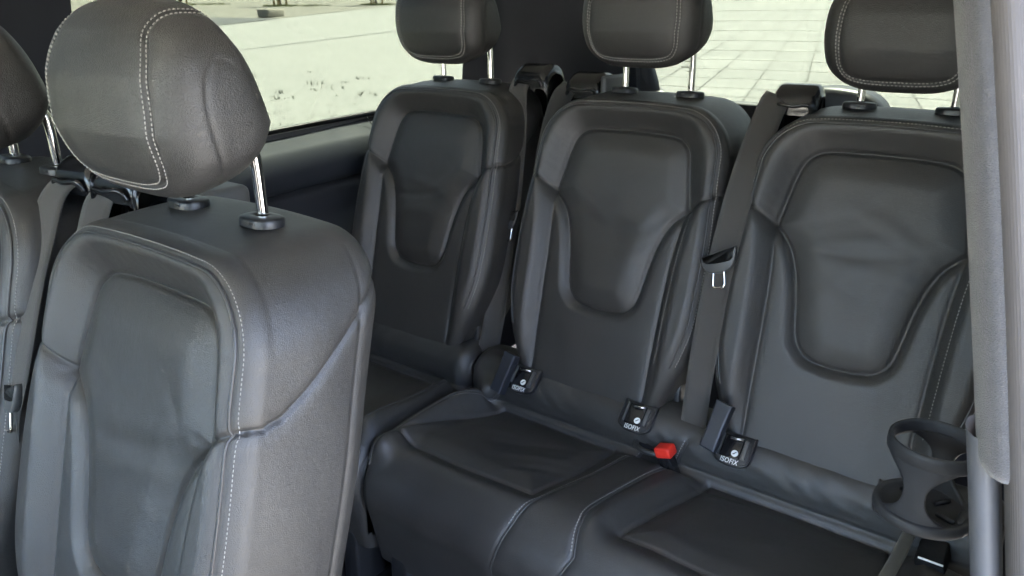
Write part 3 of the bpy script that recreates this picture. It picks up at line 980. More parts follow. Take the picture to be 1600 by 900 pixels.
def make_headrest(parent, cx, cy, cz, N=44, hs=1.0, hx=1.0, e=.86):
    head_map = lambda q: head_shape(q) * hs * np.array([hx, 1, 1])
    Cc = np.array([cx, cy, cz])
    lin = np.sin(np.linspace(-1, 1, N) * math.pi / 2 * .72) / math.sin(math.pi / 2 * .72)
    Vq, F, o = [], [], 0
    for ax in range(3):
        for s in (-1, 1):
            U, W = np.meshgrid(lin, lin, indexing='ij'); q = np.zeros((N * N, 3))
            q[:, ax] = s; q[:, (ax + 1) % 3] = U.ravel(); q[:, (ax + 2) % 3] = W.ravel()
            f = gridfaces(N, N, o)
            if s < 0: f = f[:, ::-1]
            Vq.append(q); F.append(f); o += N * N
    Q = np.vstack(Vq); F = np.vstack(F)
    # weld duplicate edge vertices
    key = np.round(Q, 6); uq, first, inv = np.unique(key, axis=0, return_index=True, return_inverse=True)
    inv = inv.reshape(-1); Q = Q[first]; F = inv[F]
    V0 = head_map(Q); NN = vnormals(V0, F)
    # front seam: down the left edge, along the bottom, up the right edge, then back over the top
    b = .88
    fr = [(-e, .9, 1), (-e, .3, 1), (-e, -.3, 1), (-e, -.8, .97), (-e, -1, .8), (-e, -1, .3), (-e, -1, -.3), (-e + .0, -1, -b + .24), (-e + .05, -1, -b + .06), (-e + .22, -1, -b), (-.3, -1, -b - .01), (.3, -1, -b - .01), (e - .22, -1, -b), (e - .05, -1, -b + .06), (e - .0, -1, -b + .24), (e, -1, -.3), (e, -1, .3), (e, -1, .8), (e, -.8, .97), (e, -.3, 1), (e, .3, 1), (e, .9, 1)]
    sp = cube_path(fr, 10); s3 = resample(head_map(sp), .004)
    arc = cube_path([(1, -.05, -1), (1, -.12, -.75), (1, -.30, -.3), (1, -.36, .1), (1, -.22, .40), (1, .05, .50), (1, .32, .42), (1, .55, .25)], 10)
    a3 = resample(head_map(arc), .004)
    arcl = arc * [-1, 1, 1]; b3 = resample(head_map(arcl), .004)
    d1 = pdist(V0, s3); d2 = np.minimum(pdist(V0, a3), pdist(V0, b3))
    fade = smooth(.028, -.008, V0[:, 1])
    disp = -.0022 * np.exp(-(d1 / .0024) ** 2) - .0016 * np.exp(-(d1 / .008) ** 2) - (.0017 * np.exp(-(d2 / .0019) ** 2) + .0006 * np.exp(-(d2 / .006) ** 2)) * fade
    V1 = V0 + NN * disp[:, None]
    N1 = vnormals(V1, F)
    fc = Q[F].mean(1)
    hr = part('headrest', V1 + Cc, F, M_HEAD, parent, normals=N1)
    # two stitch rows flanking the seam
    for sgn in (-1, 1):
        de = .075 * sgn
        fr2 = [((abs(x) + de * .55) * (1 if x > 0 else -1) if abs(x) > .5 else x, y, (z - de * .75) if (y == -1 and z < -.5) else z) for x, y, z in fr]
        s2 = resample(head_map(cube_path(fr2, 10)), .003)
        k = np.argmin(((s2[:, None] - V1[None, ::3]) ** 2).sum(2), 1) * 3
        nn = NN[k]
        V_, F_ = stitches(s2 + Cc, nn, lift=-.0004, **STW); part('stitching', V_, F_, M_THREAD, hr)
    return hr


def collar_mesh():
    o = rrect(.058, .042, .0205, 8); n = len(o)
    prof = [(1.0, -.006), (1.0, .0015), (.97, .0038), (.88, .0052), (.55, .0060), (.30, .0056), (.27, .003)]
    V = np.vstack([np.c_[o * s, np.full(n, z)] for s, z in prof]); F = []
    for k in range(len(prof) - 1):
        for i in range(n): F.append([k * n + i, k * n + (i + 1) % n, (k + 1) * n + (i + 1) % n, (k + 1) * n + i])
    F.append([(len(prof) - 1) * n + i for i in range(n)])
    return V, F


def head_unit(parent, cx, dY, dZ, N=44, hs=1.0, hz=0., hx=1.0, e=.86):
    hc = (cx, 1.452 + dY, -.020 + dZ + hz)
    hr = make_headrest(parent, *hc, N, hs, hx, e)
    yc, zc = 1.520 + dY, -.1640 + dZ
    for s in (-1, 1):
        x = cx + s * .0765
        V, F = collar_mesh()
        part('post_collar', xf(V, (x, yc, zc + .004), *axes((0, .05, 1))), F, M_PLASTIC, parent)
        V, F = rbox((.012, .005, .004), .001, 1)
        part('release_button', xf(V, (x + .008, yc - .0190, zc + .005)), F, M_PLASTIC, parent)
        P = catmull([(x, yc + .002, zc - .03), (x, yc + .002, zc + .02), (x, yc + .001, zc + .062), (x, yc - .002, zc + .088), (x, yc - .012, zc + .104), (x, yc - .045, zc + .114)], 8)
        part('headrest_post', *tube(P, .0068, 16), M_CHROME, parent)
    return hr


# cushion: profile (Y, Z) swept across X
PROF = catmull([(.915, -1.10), (.895, -1.0), (.880, -.935), (.888, -.882), (.922, -.846), (.975, -.836), (1.05, -.840), (1.14, -.846), (1.205, -.849), (1.226, -.843), (1.233, -.826), (1.233, -.802), (1.238, -.778), (1.256, -.756), (1.288, -.744), (1.33, -.748), (1.38, -.775)], 10)
PROF = resample(PROF, .0035)
S_ = np.r_[0, np.cumsum(np.linalg.norm(np.diff(PROF, axis=0), axis=1))]
_k = (PROF[:, 0] > .93) & (S_ > .2) & (np.arange(len(PROF)) < np.argmax(PROF[:, 0] > 1.226))


def y2s(y):
    y = np.asarray(y, float)
    top = np.interp(y, PROF[_k, 0], S_[_k])
    return np.where(y < .93, S_[_k][0] - (.93 - y) * 1.25, np.where(y > 1.226, S_[_k][-1] + (y - 1.226) * .9, top))


def sp(path): p = np.asarray(path, float); return np.stack([p[:, 0], y2s(p[:, 1])], 1)


S_SEAM = float(y2s(1.226))


def make_cushion(parent, x0, x1, dY, dZ, panels, lines, ridges, step=.004, seed=0, creases=(), rE=.028):
    nx = int((x1 - x0) / step); t_ = np.linspace(-1, 1, nx); u = np.sign(t_) * (1 - (1 - np.abs(t_)) ** 1.12)
    xs = (x0 + x1) / 2 + u * (x1 - x0) / 2
    Xg, Sg = np.meshgrid(xs, S_, indexing='ij'); P = np.stack([Xg.ravel(), Sg.ravel()], 1)
    x, s = P[:, 0], P[:, 1]
    top = smooth(float(y2s(.90)), float(y2s(.98)), s) * (1 - smooth(S_SEAM - .03, S_SEAM + .0, s))
    rng = np.random.default_rng(seed + 50)
    dmin = np.full(len(P), .1); g = np.zeros(len(P))
    for pl in panels:
        poly = sp(pl); d = sdist(P, poly); dmin = np.minimum(dmin, d)
        g += -.0055 * np.exp(-(d / .0030) ** 2) - .0030 * np.exp(-np.abs(d) / .007)
        g += np.where(d < 0, .006 * smooth(0, .05, -d), 0)
    h = .020 * smooth(0, .05, dmin) * top + g
    for (pts, amp, wd) in ridges:
        d = pdist(P, sp(pts)); h += amp * np.exp(-(d / wd) ** 2) * smooth(float(y2s(.86)), float(y2s(.93)), s)
    for pts, dp in lines:
        d = pdist(P, pts); h += -dp * np.exp(-(d / .0026) ** 2) - dp * .7 * np.exp(-(d / .010) ** 2)
    # the roll: seam at its foot, soft vertical gathers
    h += -.005 * np.exp(-((s - S_SEAM - .012) / .004) ** 2)
    roll = smooth(S_SEAM + .01, S_SEAM + .05, s)
    for _ in range(10):
        k = rng.uniform(20, 60); a = rng.uniform(-.9, .9); ph = rng.uniform(0, 6.283)
        h += (.0004 * 30 / k) * np.sin(k * (x * math.cos(a) + s * math.sin(a)) + ph)
    h += roll * .0006 * np.sin(x * 75 + 9 * np.sin(s * 18 + seed) + 3 * np.sin(x * 23)) * (1 - smooth(S_SEAM + .08, S_SEAM + .12, s))
    for (cx, cy, ang, ln, wd, am) in creases:
        cs = float(y2s(cy)); ca, sa = math.cos(ang), math.sin(ang)
        al = (x - cx) * ca + (s - cs) * sa; pe = -(x - cx) * sa + (s - cs) * ca
        h += am * np.exp(-(pe / wd) ** 2) * np.exp(-(al / ln) ** 2)
    for xe, sg in ((x0, 1), (x1, -1)):
        d = np.clip((x - xe) * sg, 0, rE); q = rE - d
        h -= rE - np.sqrt(np.maximum(rE ** 2 - q ** 2, 0))
    T = np.gradient(PROF, axis=0); T /= np.linalg.norm(T, axis=1)[:, None]
    Nn = np.stack([-T[:, 1], T[:, 0]], 1)
    ny, nz = np.tile(Nn[:, 0], nx), np.tile(Nn[:, 1], nx)
    V = np.stack([x, np.tile(PROF[:, 0], nx) + ny * h + dY, np.tile(PROF[:, 1], nx) + nz * h + dZ], 1)
    F = gridfaces(nx, len(S_))
    ns = len(S_)
    # flanks: drop the border columns down to the base
    ext = []
    off = len(V); Vall = [V]; Fall = [F]
    for col, flip in ((0, False), (nx - 1, True)):
        top_ids = col * ns + np.arange(ns); prev = top_ids
        for dz in (.012, .03, .07, .12, .2):
            W = V[top_ids].copy(); W[:, 2] = np.minimum(W[:, 2], np.maximum(W[:, 2] - dz, -1.05 + dZ))
            Vall.append(W); cur = off + np.arange(ns); off += ns
            q = np.stack([prev[:-1], cur[:-1], cur[1:], prev[1:]], 1)
            Fall.append(q if not flip else q[:, ::-1]); prev = cur
    V = np.vstack(Vall); F = np.vstack(Fall)
    m = F[(nx // 2) * (ns - 1) + int(np.searchsorted(S_, y2s(1.1)))]
    if np.cross(V[m[2]] - V[m[0]], V[m[3]] - V[m[1]])[2] < 0: F = F[:, ::-1]
    cu = part('cushion', V, F, M_LEATHER, parent)
    hg = h.reshape(nx, ns)

    def surf(path):
        """path in (x, s) -> points and normals"""
        path = np.asarray(path, float)
        fx = np.clip(np.interp(path[:, 0], xs, np.arange(nx)), 0, nx - 1.001); fs = np.clip(np.interp(path[:, 1], S_, np.arange(ns)), 0, ns - 1.001)
        i, j = fx.astype(int), fs.astype(int); a, b = fx - i, fs - j
        G = V[:nx * ns].reshape(nx, ns, 3)
        p = (G[i, j].T * (1 - a) * (1 - b) + G[i + 1, j].T * a * (1 - b) + G[i, j + 1].T * (1 - a) * b + G[i + 1, j + 1].T * a * b).T
        nn = np.cross(G[i + 1, j] - G[i, j], G[i, j + 1] - G[i, j]); nn /= np.linalg.norm(nn, axis=1)[:, None]
        k = nn @ np.array([0, -.5, 1.]) < 0; nn[k] *= -1
        return p, nn
    return cu, surf


def seat_base(parent, x0, x1, dY, dZ):
    zb = -1.222
    for xx in (x0 + .07, x1 - .07):
        V, F = rbox((.05, .52, 1.06 + dZ * -1 - .0 - 1.02 + .16), .01, 2)
        zt = -1.00 + dZ
        V, F = rbox((.05, .46, zt - zb), .01, 2)
        part('seat_leg', xf(V, ((xx), 1.14 + dY, (zt + zb) / 2)), F, M_PLASTIC, parent)
    V, F = rbox((x1 - x0 - .04, .40, .05), .012, 2)
    part('seat_pan', xf(V, ((x0 + x1) / 2, 1.13 + dY, -1.0 + dZ)), F, M_PLASTIC, parent)


def hinge(parent, cx, dY, dZ, half=.19):
    for s in (-1, 1):
        V, F = rbox((.014, .06, .30), .005, 2)
        part('recliner_bracket', xf(V, (cx + s * half, 1.325 + dY, -.86 + dZ), *axes((0, .12, 1))), F, M_PLASTIC, parent)


# --- foreground seats of the second row
def crs(seed, base):
    r = random.Random(seed)
    out = list(base)
    for _ in range(6):
        s = r.choice((-1, 1))
        out.append((s * r.uniform(.03, .10), r.uniform(.28, .44), s * -1 * r.uniform(.2, 1.0), r.uniform(.04, .09), r.uniform(.008, .016), r.uniform(-.0010, .0010)))
    return out


D2Y, D2Z = -.995, -.07
fg = thing('passenger_seat', (-.836, .15, -1.222), 'large black leather seat in the foreground, with white stitched headrest', 'car seat', 'second row seats')
make_backrest(fg, -.836, D2Y, D2Z, .0022, 3, crs(1, [(.095, .43, -.67, .045, .009, -.0020), (.112, .415, -.9, .045, .009, .0020), (.015, .368, .17, .09, .012, -.0024), (.02, .345, .2, .09, .016, .0018), (.03, .395, .1, .10, .018, .0014), (-.07, .43, -.5, .05, .012, -.0012)]))
head_unit(fg, -.836, D2Y, D2Z, 72, 1.06, -.006, 1.05, .79)
f2 = thing('passenger_seat', (-1.35, .15, -1.222), 'black leather seat cut off by the left edge of the picture', 'car seat', 'second row seats')
make_backrest(f2, -1.35, D2Y, D2Z, .0032, 8, crs(2, []))
head_unit(f2, -1.35, D2Y, D2Z, 48, 1.06, -.012)
for t, cx in ((fg, -.836), (f2, -1.35)):
    pan = [(cx - .14, 1.222), (cx + .14, 1.222), (cx + .165, .978), (cx - .165, .978)]
    make_cushion(t, cx - .225, cx + .225, D2Y, D2Z, [pan], [], [([(cx - .2, 1.2), (cx - .205, .95)], .015, .03), ([(cx + .2, 1.2), (cx + .205, .95)], .015, .03)], .006, 4)
    seat_base(t, cx - .225, cx + .225, D2Y, D2Z); hinge(t, cx, D2Y, D2Z)

CR = .8
STW.update(pitch=.0060, length=.0042, w=.0018)
# --- rear row: single seat by the window
ls = thing('passenger_seat', (-1.28, 1.15, -1.222), 'single rear black leather seat beside the left side window', 'car seat', 'rear row seats')
make_backrest(ls, -1.28, 0, 0, .0030, 5, crs(3, [(-.03, .345, .12, .09, .009, -.0030), (.03, .37, -.25, .09, .012, .0030), (.0, .31, .05, .08, .016, .003), (-.05, .42, -.9, .06, .010, .002), (.07, .42, .8, .06, .01, -.002), (0, .47, .2, .1, .02, .002)]))
head_unit(ls, -1.28, 0, 0, 48, 1.04, -.004)
pan = [(-1.43, 1.222), (-1.16, 1.222), (-1.145, .985), (-1.455, .985)]
cu, sfn = make_cushion(ls, -1.525, -1.062, 0, 0, [pan], [], [([(-1.095, 1.22), (-1.092, 1.10), (-1.10, .96)], .018, .022), ([(-1.50, 1.22), (-1.505, .96)], .018, .022)], .004, 9)
q, nn = sfn(sp(resample(np.array([(-1.097, 1.225), (-1.093, 1.1), (-1.104, .95)]), .004))); part('piping', *tube(q + nn * .001, .0018, 6), M_PIPE, cu)
seat_base(ls, -1.525, -1.062, 0, 0); hinge(ls, -1.28, 0, 0)

# --- rear row: double bench
bn = thing('double_bench_seat', (-.51, 1.15, -1.222), 'rear two-place black leather bench with two headrests and ISOFIX brackets', 'car seat', 'rear row seats')
make_backrest(bn, -.755, 0, 0, .0030, 6, crs(4, [(-.06, .40, -.6, .07, .010, .0026), (-.04, .36, -.35, .09, .012, -.0028), (.0, .385, -.2, .10, .014, .0022), (.09, .37, .7, .05, .010, -.002), (.05, .30, .3, .08, .016, .0015)]))
make_backrest(bn, -.272, 0, 0, .0030, 7, crs(5, [(-.03, .375, .0, .09, .009, -.0030), (-.02, .40, .22, .09, .012, .0030), (.06, .42, -.5, .08, .012, .0024), (-.06, .33, -.5, .06, .014, -.0018), (.04, .355, -.1, .10, .012, .002)]))
head_unit(bn, -.755, 0, 0, 48, 1.0, .004); head_unit(bn, -.272, 0, 0, 48, 1.0, -.017)
panM = [(-.936, 1.222), (-.655, 1.222), (-.663, 1.12), (-.69, .985), (-1.027, .975), (-.985, 1.12)]
panR = [(-.447, 1.222), (-.128, 1.222), (-.105, 1.12), (-.085, .978), (-.503, .978), (-.472, 1.12)]
SLp = np.vstack([sp(resample(catmull([(-.585, 1.262), (-.607, 1.204), (-.631, 1.109), (-.662, .982), (-.682, .915)], 6), .006)), np.array([(-.700, float(y2s(.86))), (-.712, float(y2s(.83))), (-.708, .06), (-.70, .01)])])
SRp = np.vstack([sp(resample(catmull([(-.505, 1.30), (-.521, 1.242), (-.543, 1.148), (-.568, 1.004), (-.566, .95), (-.552, .905)], 6), .006)), np.array([(-.572, float(y2s(.865))), (-.592, float(y2s(.82))), (-.60, .06), (-.605, .01)])])
cu, sfn = make_cushion(bn, -1.052, .02, 0, 0, [panM, panR], [(SLp, .0030), (SRp, .0030)],
                       [([(-.99, 1.26), (-1.012, 1.15), (-1.022, 1.03), (-1.020, .93)], .028, .026), ([(-.075, 1.22), (-.055, .95)], .012, .03), ([(-.535, 1.15), (-.56, .98)], .004, .04)], .0034, 1,
                       [(-.80, 1.12, .45, .07, .012, -.0022), (-.76, 1.09, .40, .08, .012, .0022), (-.72, 1.06, .5, .06, .010, -.0018), (-.86, 1.14, .3, .06, .012, .0015), (-.45, 1.20, .1, .05, .006, -.0018), (-.40, 1.19, .2, .05, .006, .0015), (-.30, 1.1, .4, .10, .02, .0016), (-.54, 1.21, 1.3, .03, .005, .0014), (-.56, .975, 1.5, .02, .006, -.0018), (-.545, .975, 1.5, .02, .006, .0016)], rE=.03)
for path, n0 in ((SLp, .62), (SRp, .66)):
    pth = resample(path, .004); q, nn = sfn(pth + np.array([-.0045, 0])); kk = pth[:, 1] > float(y2s(.905))
    V_, F_ = stitches(q[kk], nn[kk], **STW); part('stitching', V_, F_, M_THREAD, cu)
    q2, n2 = sfn(pth + np.array([.0025, 0])); part('piping', *tube(q2 + n2 * .0006, .0019, 6), M_PIPE, cu)
pl = resample(catmull([(-.952, 1.262), (-1.020, 1.13), (-1.034, 1.02), (-1.030, .90)], 8), .004)
q, nn = sfn(sp(pl)); V_, F_ = stitches(q, nn); part('stitching', V_, F_, M_THREAD, cu)
pl = pl + np.array([-.006, 0]); q, nn = sfn(sp(pl)); part('piping', *tube(q + nn * .001, .0024, 6), M_PIPE, cu)
seat_base(bn, -1.05, -.03, 0, 0)
hinge(bn, -.755, 0, 0); hinge(bn, -.272, 0, 0)


# text meshes
def text_mesh(body, size):
    cv = bpy.data.curves.new('lettering', 'FONT'); cv.body = body; cv.size = size; cv.align_x = 'CENTER'; cv.align_y = 'CENTER'; cv.extrude = .0002; cv.offset = size * .008; cv.space_character = 1.08
    cv.resolution_u = 3
    ob = bpy.data.objects.new('tmp', cv); C.objects.link(ob)
    bpy.context.view_layer.update()
    me = bpy.data.meshes.new_from_object(ob.evaluated_get(bpy.context.evaluated_depsgraph_get()))
    V = np.array([v.co[:] for v in me.vertices]); F = [list(p.vertices) for p in me.polygons]
    bpy.data.objects.remove(ob); bpy.data.curves.remove(cv); bpy.data.meshes.remove(me)
    return V, F


TXT = text_mesh('ISOFIX', .0150)
TXT = (TXT[0] * np.array([.80, 1.05, 1]), TXT[1])


def isofix(x, lab=None):
    ez = np.array([0, -.70, .71]); ax_ = axes(ez)
    O = np.array([x, 1.2320, -.772])

    def W(V, dx=0, dy=0, dz=0): return xf((np.asarray(V) + np.array([dx, dy, dz])) * .88, O, *ax_)
    # U-shaped surround
    o = np.vstack([[(.039, .045)], [(.039 * math.cos(a), -.002 - .024 * abs(math.sin(a)) ** .8) for a in np.linspace(0, -math.pi, 18)], [(-.039, .045)]])
    br = part('isofix_bracket', *(lambda V, F: (W(V, 0, 0, -.006), F))(*prism(o, .012, .003)), M_PLASTIC, bn)
    # raised rim
    P = np.c_[o, np.full(len(o), .0065)]
    part('rim', *tube(W(resample(P, .003)), .0022, 8), M_PLASTIC, br)
    # dark slot and the steel bar inside it
    V, F = rbox((.042, .048, .006), .002, 2); part('slot_cover', W(V, -.004, .014, .0065), F, M_GLOSS, br)
    V, F = rbox((.003, .045, .010), .001, 1); part('slot_cheek', W(V, -.027, .016, .009), F, M_GREYPL, br)
    V, F = rbox((.010, .042, .009), .002, 1); part('slot_cheek', W(V, .024, .014, .008), F, M_GREYPL, br)
    part('anchor_bar', *tube(W([(-.012, .030, .014), (.016, .034, .014)]), .003, 8), M_STEEL, br)
    a = np.linspace(0, 2 * math.pi, 25)[:-1]
    d = np.stack([.0072 * np.cos(a), .0072 * np.sin(a)], 1)
    part('child_seat_symbol', *(lambda V, F: (W(V, .006, .0015, .0096), F))(*prism(d, .0008)), M_WHITE, br, smooth=False)
    part('symbol_figure', *tube(W([(.0025, -.0005, .0106), (.005, .0005, .0106), (.0065, .003, .0106), (.0095, .0045, .0106)]), .0009, 6), M_GLOSS, br)
    part('lettering', W(TXT[0], -.001, -.0165, .0064), TXT[1], M_WHITE, br, smooth=False)
    return br


for x in (-.893, -.613, -.412, -.132): isofix(x)
# plastic recliner covers beside the brackets
for x, top in ((-.938, -.690), (-.449, -.655)):
    pts = [(0, -.055), (.030, -.060), (.034, -.02), (.040, .03), (.008, .036), (.004, -.02)]
    V, F = prism(np.array(pts), .022, .004)
    part('recliner_cover', xf(V, (x - .012, 1.232, top - .055), *axes((0, -.86, .5))), F, M_TRIM, bn, smooth=False)

# ------------------------------------------------------------------ belts
def belt_strip(path, wdirs, width, th=.0014, nseg=6):
    P = resample(np.c_[catmull(path, 10), catmull(wdirs, 10)], .006); C_, Wd = P[:, :3], P[:, 3:]
    Wd /= np.linalg.norm(Wd, axis=1)[:, None]
    T = np.gradient(C_, axis=0); T /= np.linalg.norm(T, axis=1)[:, None]
    Wd = Wd - T * np.einsum('ij,ij->i', T, Wd)[:, None]; Wd /= np.linalg.norm(Wd, axis=1)[:, None]
    Nn = np.cross(T, Wd)
    us = np.linspace(-.5, .5, nseg); L = np.r_[0, np.cumsum(np.linalg.norm(np.diff(C_, axis=0), axis=1))]
    ring = [(u, .5) for u in us] + [(u, -.5) for u in us[::-1]]
    m = len(ring); V = np.zeros((len(C_), m, 3)); uv = np.zeros((len(C_), m, 2))
    for k, (u, s) in enumerate(ring):
        V[:, k] = C_ + Wd * u * width + Nn * (s * th + .0012 * (1 - 4 * u * u)); uv[:, k, 0] = u * width; uv[:, k, 1] = L
    F = []
    for i in range(len(C_) - 1):
        for k in range(m): F.append([i * m + k, i * m + (k + 1) % m, (i + 1) * m + (k + 1) % m, (i + 1) * m + k])
    F.append(list(range(m))[::-1]); F.append([(len(C_) - 1) * m + k for k in range(m)])
    return V.reshape(-1, 3), F, uv.reshape(-1, 2)


def web(parent, path, wd, width=.047, mat=None):
    V, F, uv = belt_strip(path, wd, width); return part('webbing', V, F, mat or M_BELT, parent, uvs=uv)


def outlet(parent, loc, w=.085, d=.11, h=.16, yaw=0., mat=None):
    """belt outlet: hooded plastic cap with a lipped mouth the webbing drops out of"""
    ex, ey = np.array([math.cos(yaw), math.sin(yaw), 0]), np.array([-math.sin(yaw), math.cos(yaw), 0]); ez = np.array([0, 0, 1.])
    pr_ = catmull([(-.5 * d, -.035), (-.49 * d, -.012), (-.40 * d, .004), (-.1 * d, .018), (.25 * d, .016), (.45 * d, .0), (.5 * d, -.03), (.5 * d, -h)], 6)
    n_ = len(pr_); nx = 14; V = np.zeros((nx, n_, 3))
    for i, u in enumerate(np.linspace(-1, 1, nx)):
        uu = math.sin(u * math.pi / 2); e = 1 - math.sqrt(max(0, 1 - max(0, (abs(uu) - .72) / .28) ** 2))
        V[i, :, 0] = uu * w / 2; V[i, :, 1] = pr_[:, 0] * (1 - .12 * e); V[i, :, 2] = pr_[:, 1] - .022 * e
    F = gridfaces(nx, n_).tolist()
    V = V.reshape(-1, 3); n0 = len(V)
    # side cheeks
    for col, flip in ((0, 0), (nx - 1, 1)):
        ids = [col * n_ + k for k in range(n_)]
        low = len(V); V = np.vstack([V, [[V[ids[0], 0], -.5 * d, -h]]])
        f = ids + [low]; F.append(f if flip else f[::-1])
    hood = part('belt_outlet', xf(V, loc, ex, ey, ez), F, mat or M_GLOSS, parent)
    lip = catmull([(-.40 * w, -.52 * d, -.030), (-.30 * w, -.56 * d, -.016), (0, -.60 * d, -.017), (.30 * w, -.57 * d, -.014), (.40 * w, -.52 * d, -.028)], 8)
    part('outlet_lip', *tube(xf(lip, loc, ex, ey, ez), .0042, 8), M_GLOSS, hood)
    return hood


def tongue(parent, c, wd, up, nrm, width=.062):
    wd, up, nrm = [np.array(q, float) / np.linalg.norm(q) for q in (wd, up, nrm)]
    bar = np.array([(-.5, .010), (-.42, .0), (-.2, -.007), (.2, -.007), (.42, .002), (.5, .016), (.49, .026), (.40, .022), (.33, .009), (-.33, .009), (-.41, .016), (-.48, .018)]) * [width, 1]
    bar[:, 1] *= 1.35
    V, F = prism(catmull(bar, 4, True), .011, .003)
    t = part('tongue_grip', xf(V - [0, 0, .004], c, wd, up, nrm), F, M_GREYPL, parent)
    loop = np.array([(-.0105, -.006), (-.0115, -.033), (-.008, -.038), (.008, -.038), (.0115, -.033), (.0105, -.006)])
    P = np.c_[loop, np.full(6, .003)]
    part('latch_plate', *tube(xf(resample(P, .0025), c, wd, up, nrm), .0026, 8), M_CHROME, t)
    return t


# right-hand belt between the two bench places
b1 = thing('seat_belt', (-.50, 1.45, -.30), 'dark belt with chrome tongue running down between the two bench backrests', 'seat belt', 'seat belts')
web(b1, [(-.487, 1.492, -.150), (-.490, 1.470, -.166), (-.493, 1.435, -.21), (-.495, 1.395, -.265), (-.499, 1.352, -.348), (-.503, 1.318, -.454), (-.503, 1.285, -.572), (-.503, 1.262, -.696), (-.508, 1.268, -.80), (-.510, 1.285, -.88)],
    [(1, .25, -.25)] * 2 + [(1, .2, -.15)] * 2 + [(1, .05, 0)] * 3 + [(1, -.05, 0)] * 3, .052)
outlet(b1, (-.462, 1.535, -.148), .085, .10, .20, .12)
tongue(b1, (-.503, 1.314, -.447), (1, 0, .36), (-.22, .28, 1), (0, -.96, .29), .068)
# belt of the single seat, and the neighbouring belt of the middle place
b2 = thing('seat_belt', (-1.07, 1.45, -.30), 'wide dark belt hanging in the gap right of the single rear seat', 'seat belt', 'seat belts')
web(b2, [(-1.105, 1.52, -.150), (-1.103, 1.498, -.175), (-1.098, 1.488, -.21), (-1.083, 1.465, -.26), (-1.066, 1.425, -.402), (-1.055, 1.375, -.546), (-1.050, 1.330, -.694), (-1.052, 1.30, -.80), (-1.055, 1.30, -.90)],
    [(1, .1, 0)] * 3 + [(1, .25, 0)] * 3 + [(1, .5, 0)] * 3, .050)
outlet(b2, (-1.085, 1.560, -.135), .09, .10, .20, .10)
tongue(b2, (-1.048, 1.395, -.470), (.9, -.3, .1), (0, .28, 1), (0, -.96, .29), .05)
b3 = thing('seat_belt', (-.96, 1.5, -.30), 'narrow-looking belt slipping behind the left edge of the middle backrest', 'seat belt', 'seat belts')
web(b3, [(-.985, 1.545, -.158), (-.990, 1.520, -.178), (-1.0, 1.505, -.22), (-1.006, 1.48, -.30), (-1.006, 1.45, -.42), (-1.005, 1.42, -.55), (-1.00, 1.38, -.70)],
    [(1, .5, .1)] * 3 + [(.8, .7, 0)] * 4, .046)
outlet(b3, (-.955, 1.585, -.150), .09, .11, .20, .12)
V, F = rbox((.016, .10, .16), .008, 3); part('outlet_end_cap', xf(V, (-.898, 1.588, -.215)), F, M_GREYPL, b3)
# second-row belt at the left edge
b4 = thing('seat_belt', (-1.11, .45, -.35), 'pale-lit belt with chrome tongue hanging at the left picture edge', 'seat belt', 'seat belts')
web(b4, [(-1.170, .500, -.226), (-1.172, .480, -.238), (-1.166, .462, -.256), (-1.150, .440, -.290), (-1.134, .405, -.362), (-1.119, .360, -.467), (-1.138, .345, -.528), (-1.150, .335, -.60), (-1.165, .325, -.70), (-1.18, .32, -.82)],
    [(1, .2, -.1)] * 4 + [(1, .05, -.1)] * 6, .048)
outlet(b4, (-1.165, .535, -.212), .085, .09, .20, .15)
tongue(b4, (-1.132, .344, -.515), (1, 0, .05), (-.1, .25, 1), (0, -.97, .25))
b5 = thing('seat_belt', (-1.05, .5, -.35), 'belt vanishing behind the big foreground backrest, beside the left edge belt', 'seat belt', 'seat belts')
web(b5, [(-1.095, .520, -.232), (-1.096, .500, -.248), (-1.098, .485, -.28), (-1.100, .47, -.34), (-1.10, .45, -.45), (-1.10, .43, -.6)],
    [(1, .5, .1)] * 3 + [(.8, .7, 0)] * 3, .045)
outlet(b5, (-1.085, .555, -.217), .085, .10, .20, .2)
V, F = rbox((.15, .08, .20), .012, 3); part('belt_housing', xf(V, (-1.075, .640, -.345)), F, M_GREYPL, b5)

# red-topped buckle in the strip between the bench places
bk = thing('belt_buckle', (-.532, 1.23, -.84), 'seat belt buckle with bright red button sunk between the bench places', 'buckle')
V, F = rbox((.030, .024, .055), .006, 3)
ax_ = axes((-.35, -.10, .93), (.9, -.1, .3))
part('buckle_body', xf(V, (-.528, 1.216, -.832), *ax_), F, M_GLOSS, bk)
V, F = rbox((.036, .028, .022), .005, 3)
part('red_button', xf(V, (-.536, 1.211, -.799), *ax_), F, M_RED, bk)['label'] = 'bright red release button'
# stitched pocket the buckle sits in
a = np.linspace(0, 2 * math.pi, 33)
P = np.stack([-.568 + .040 * np.cos(a), 1.235 + .030 * np.sin(a), -.812 + .003 * np.cos(a)], 1)
part('buckle_pocket', *tube(P, .0055, 10), M_LEATHER, bk)
V, F = prism(np.stack([.038 * np.cos(a[:-1]), .028 * np.sin(a[:-1])], 1), .002)
part('pocket_shade', xf(V, (-.568, 1.235, -.816)), F, M_CARPET, bk)  # dark disc stands in for the shade inside the pocket's hole

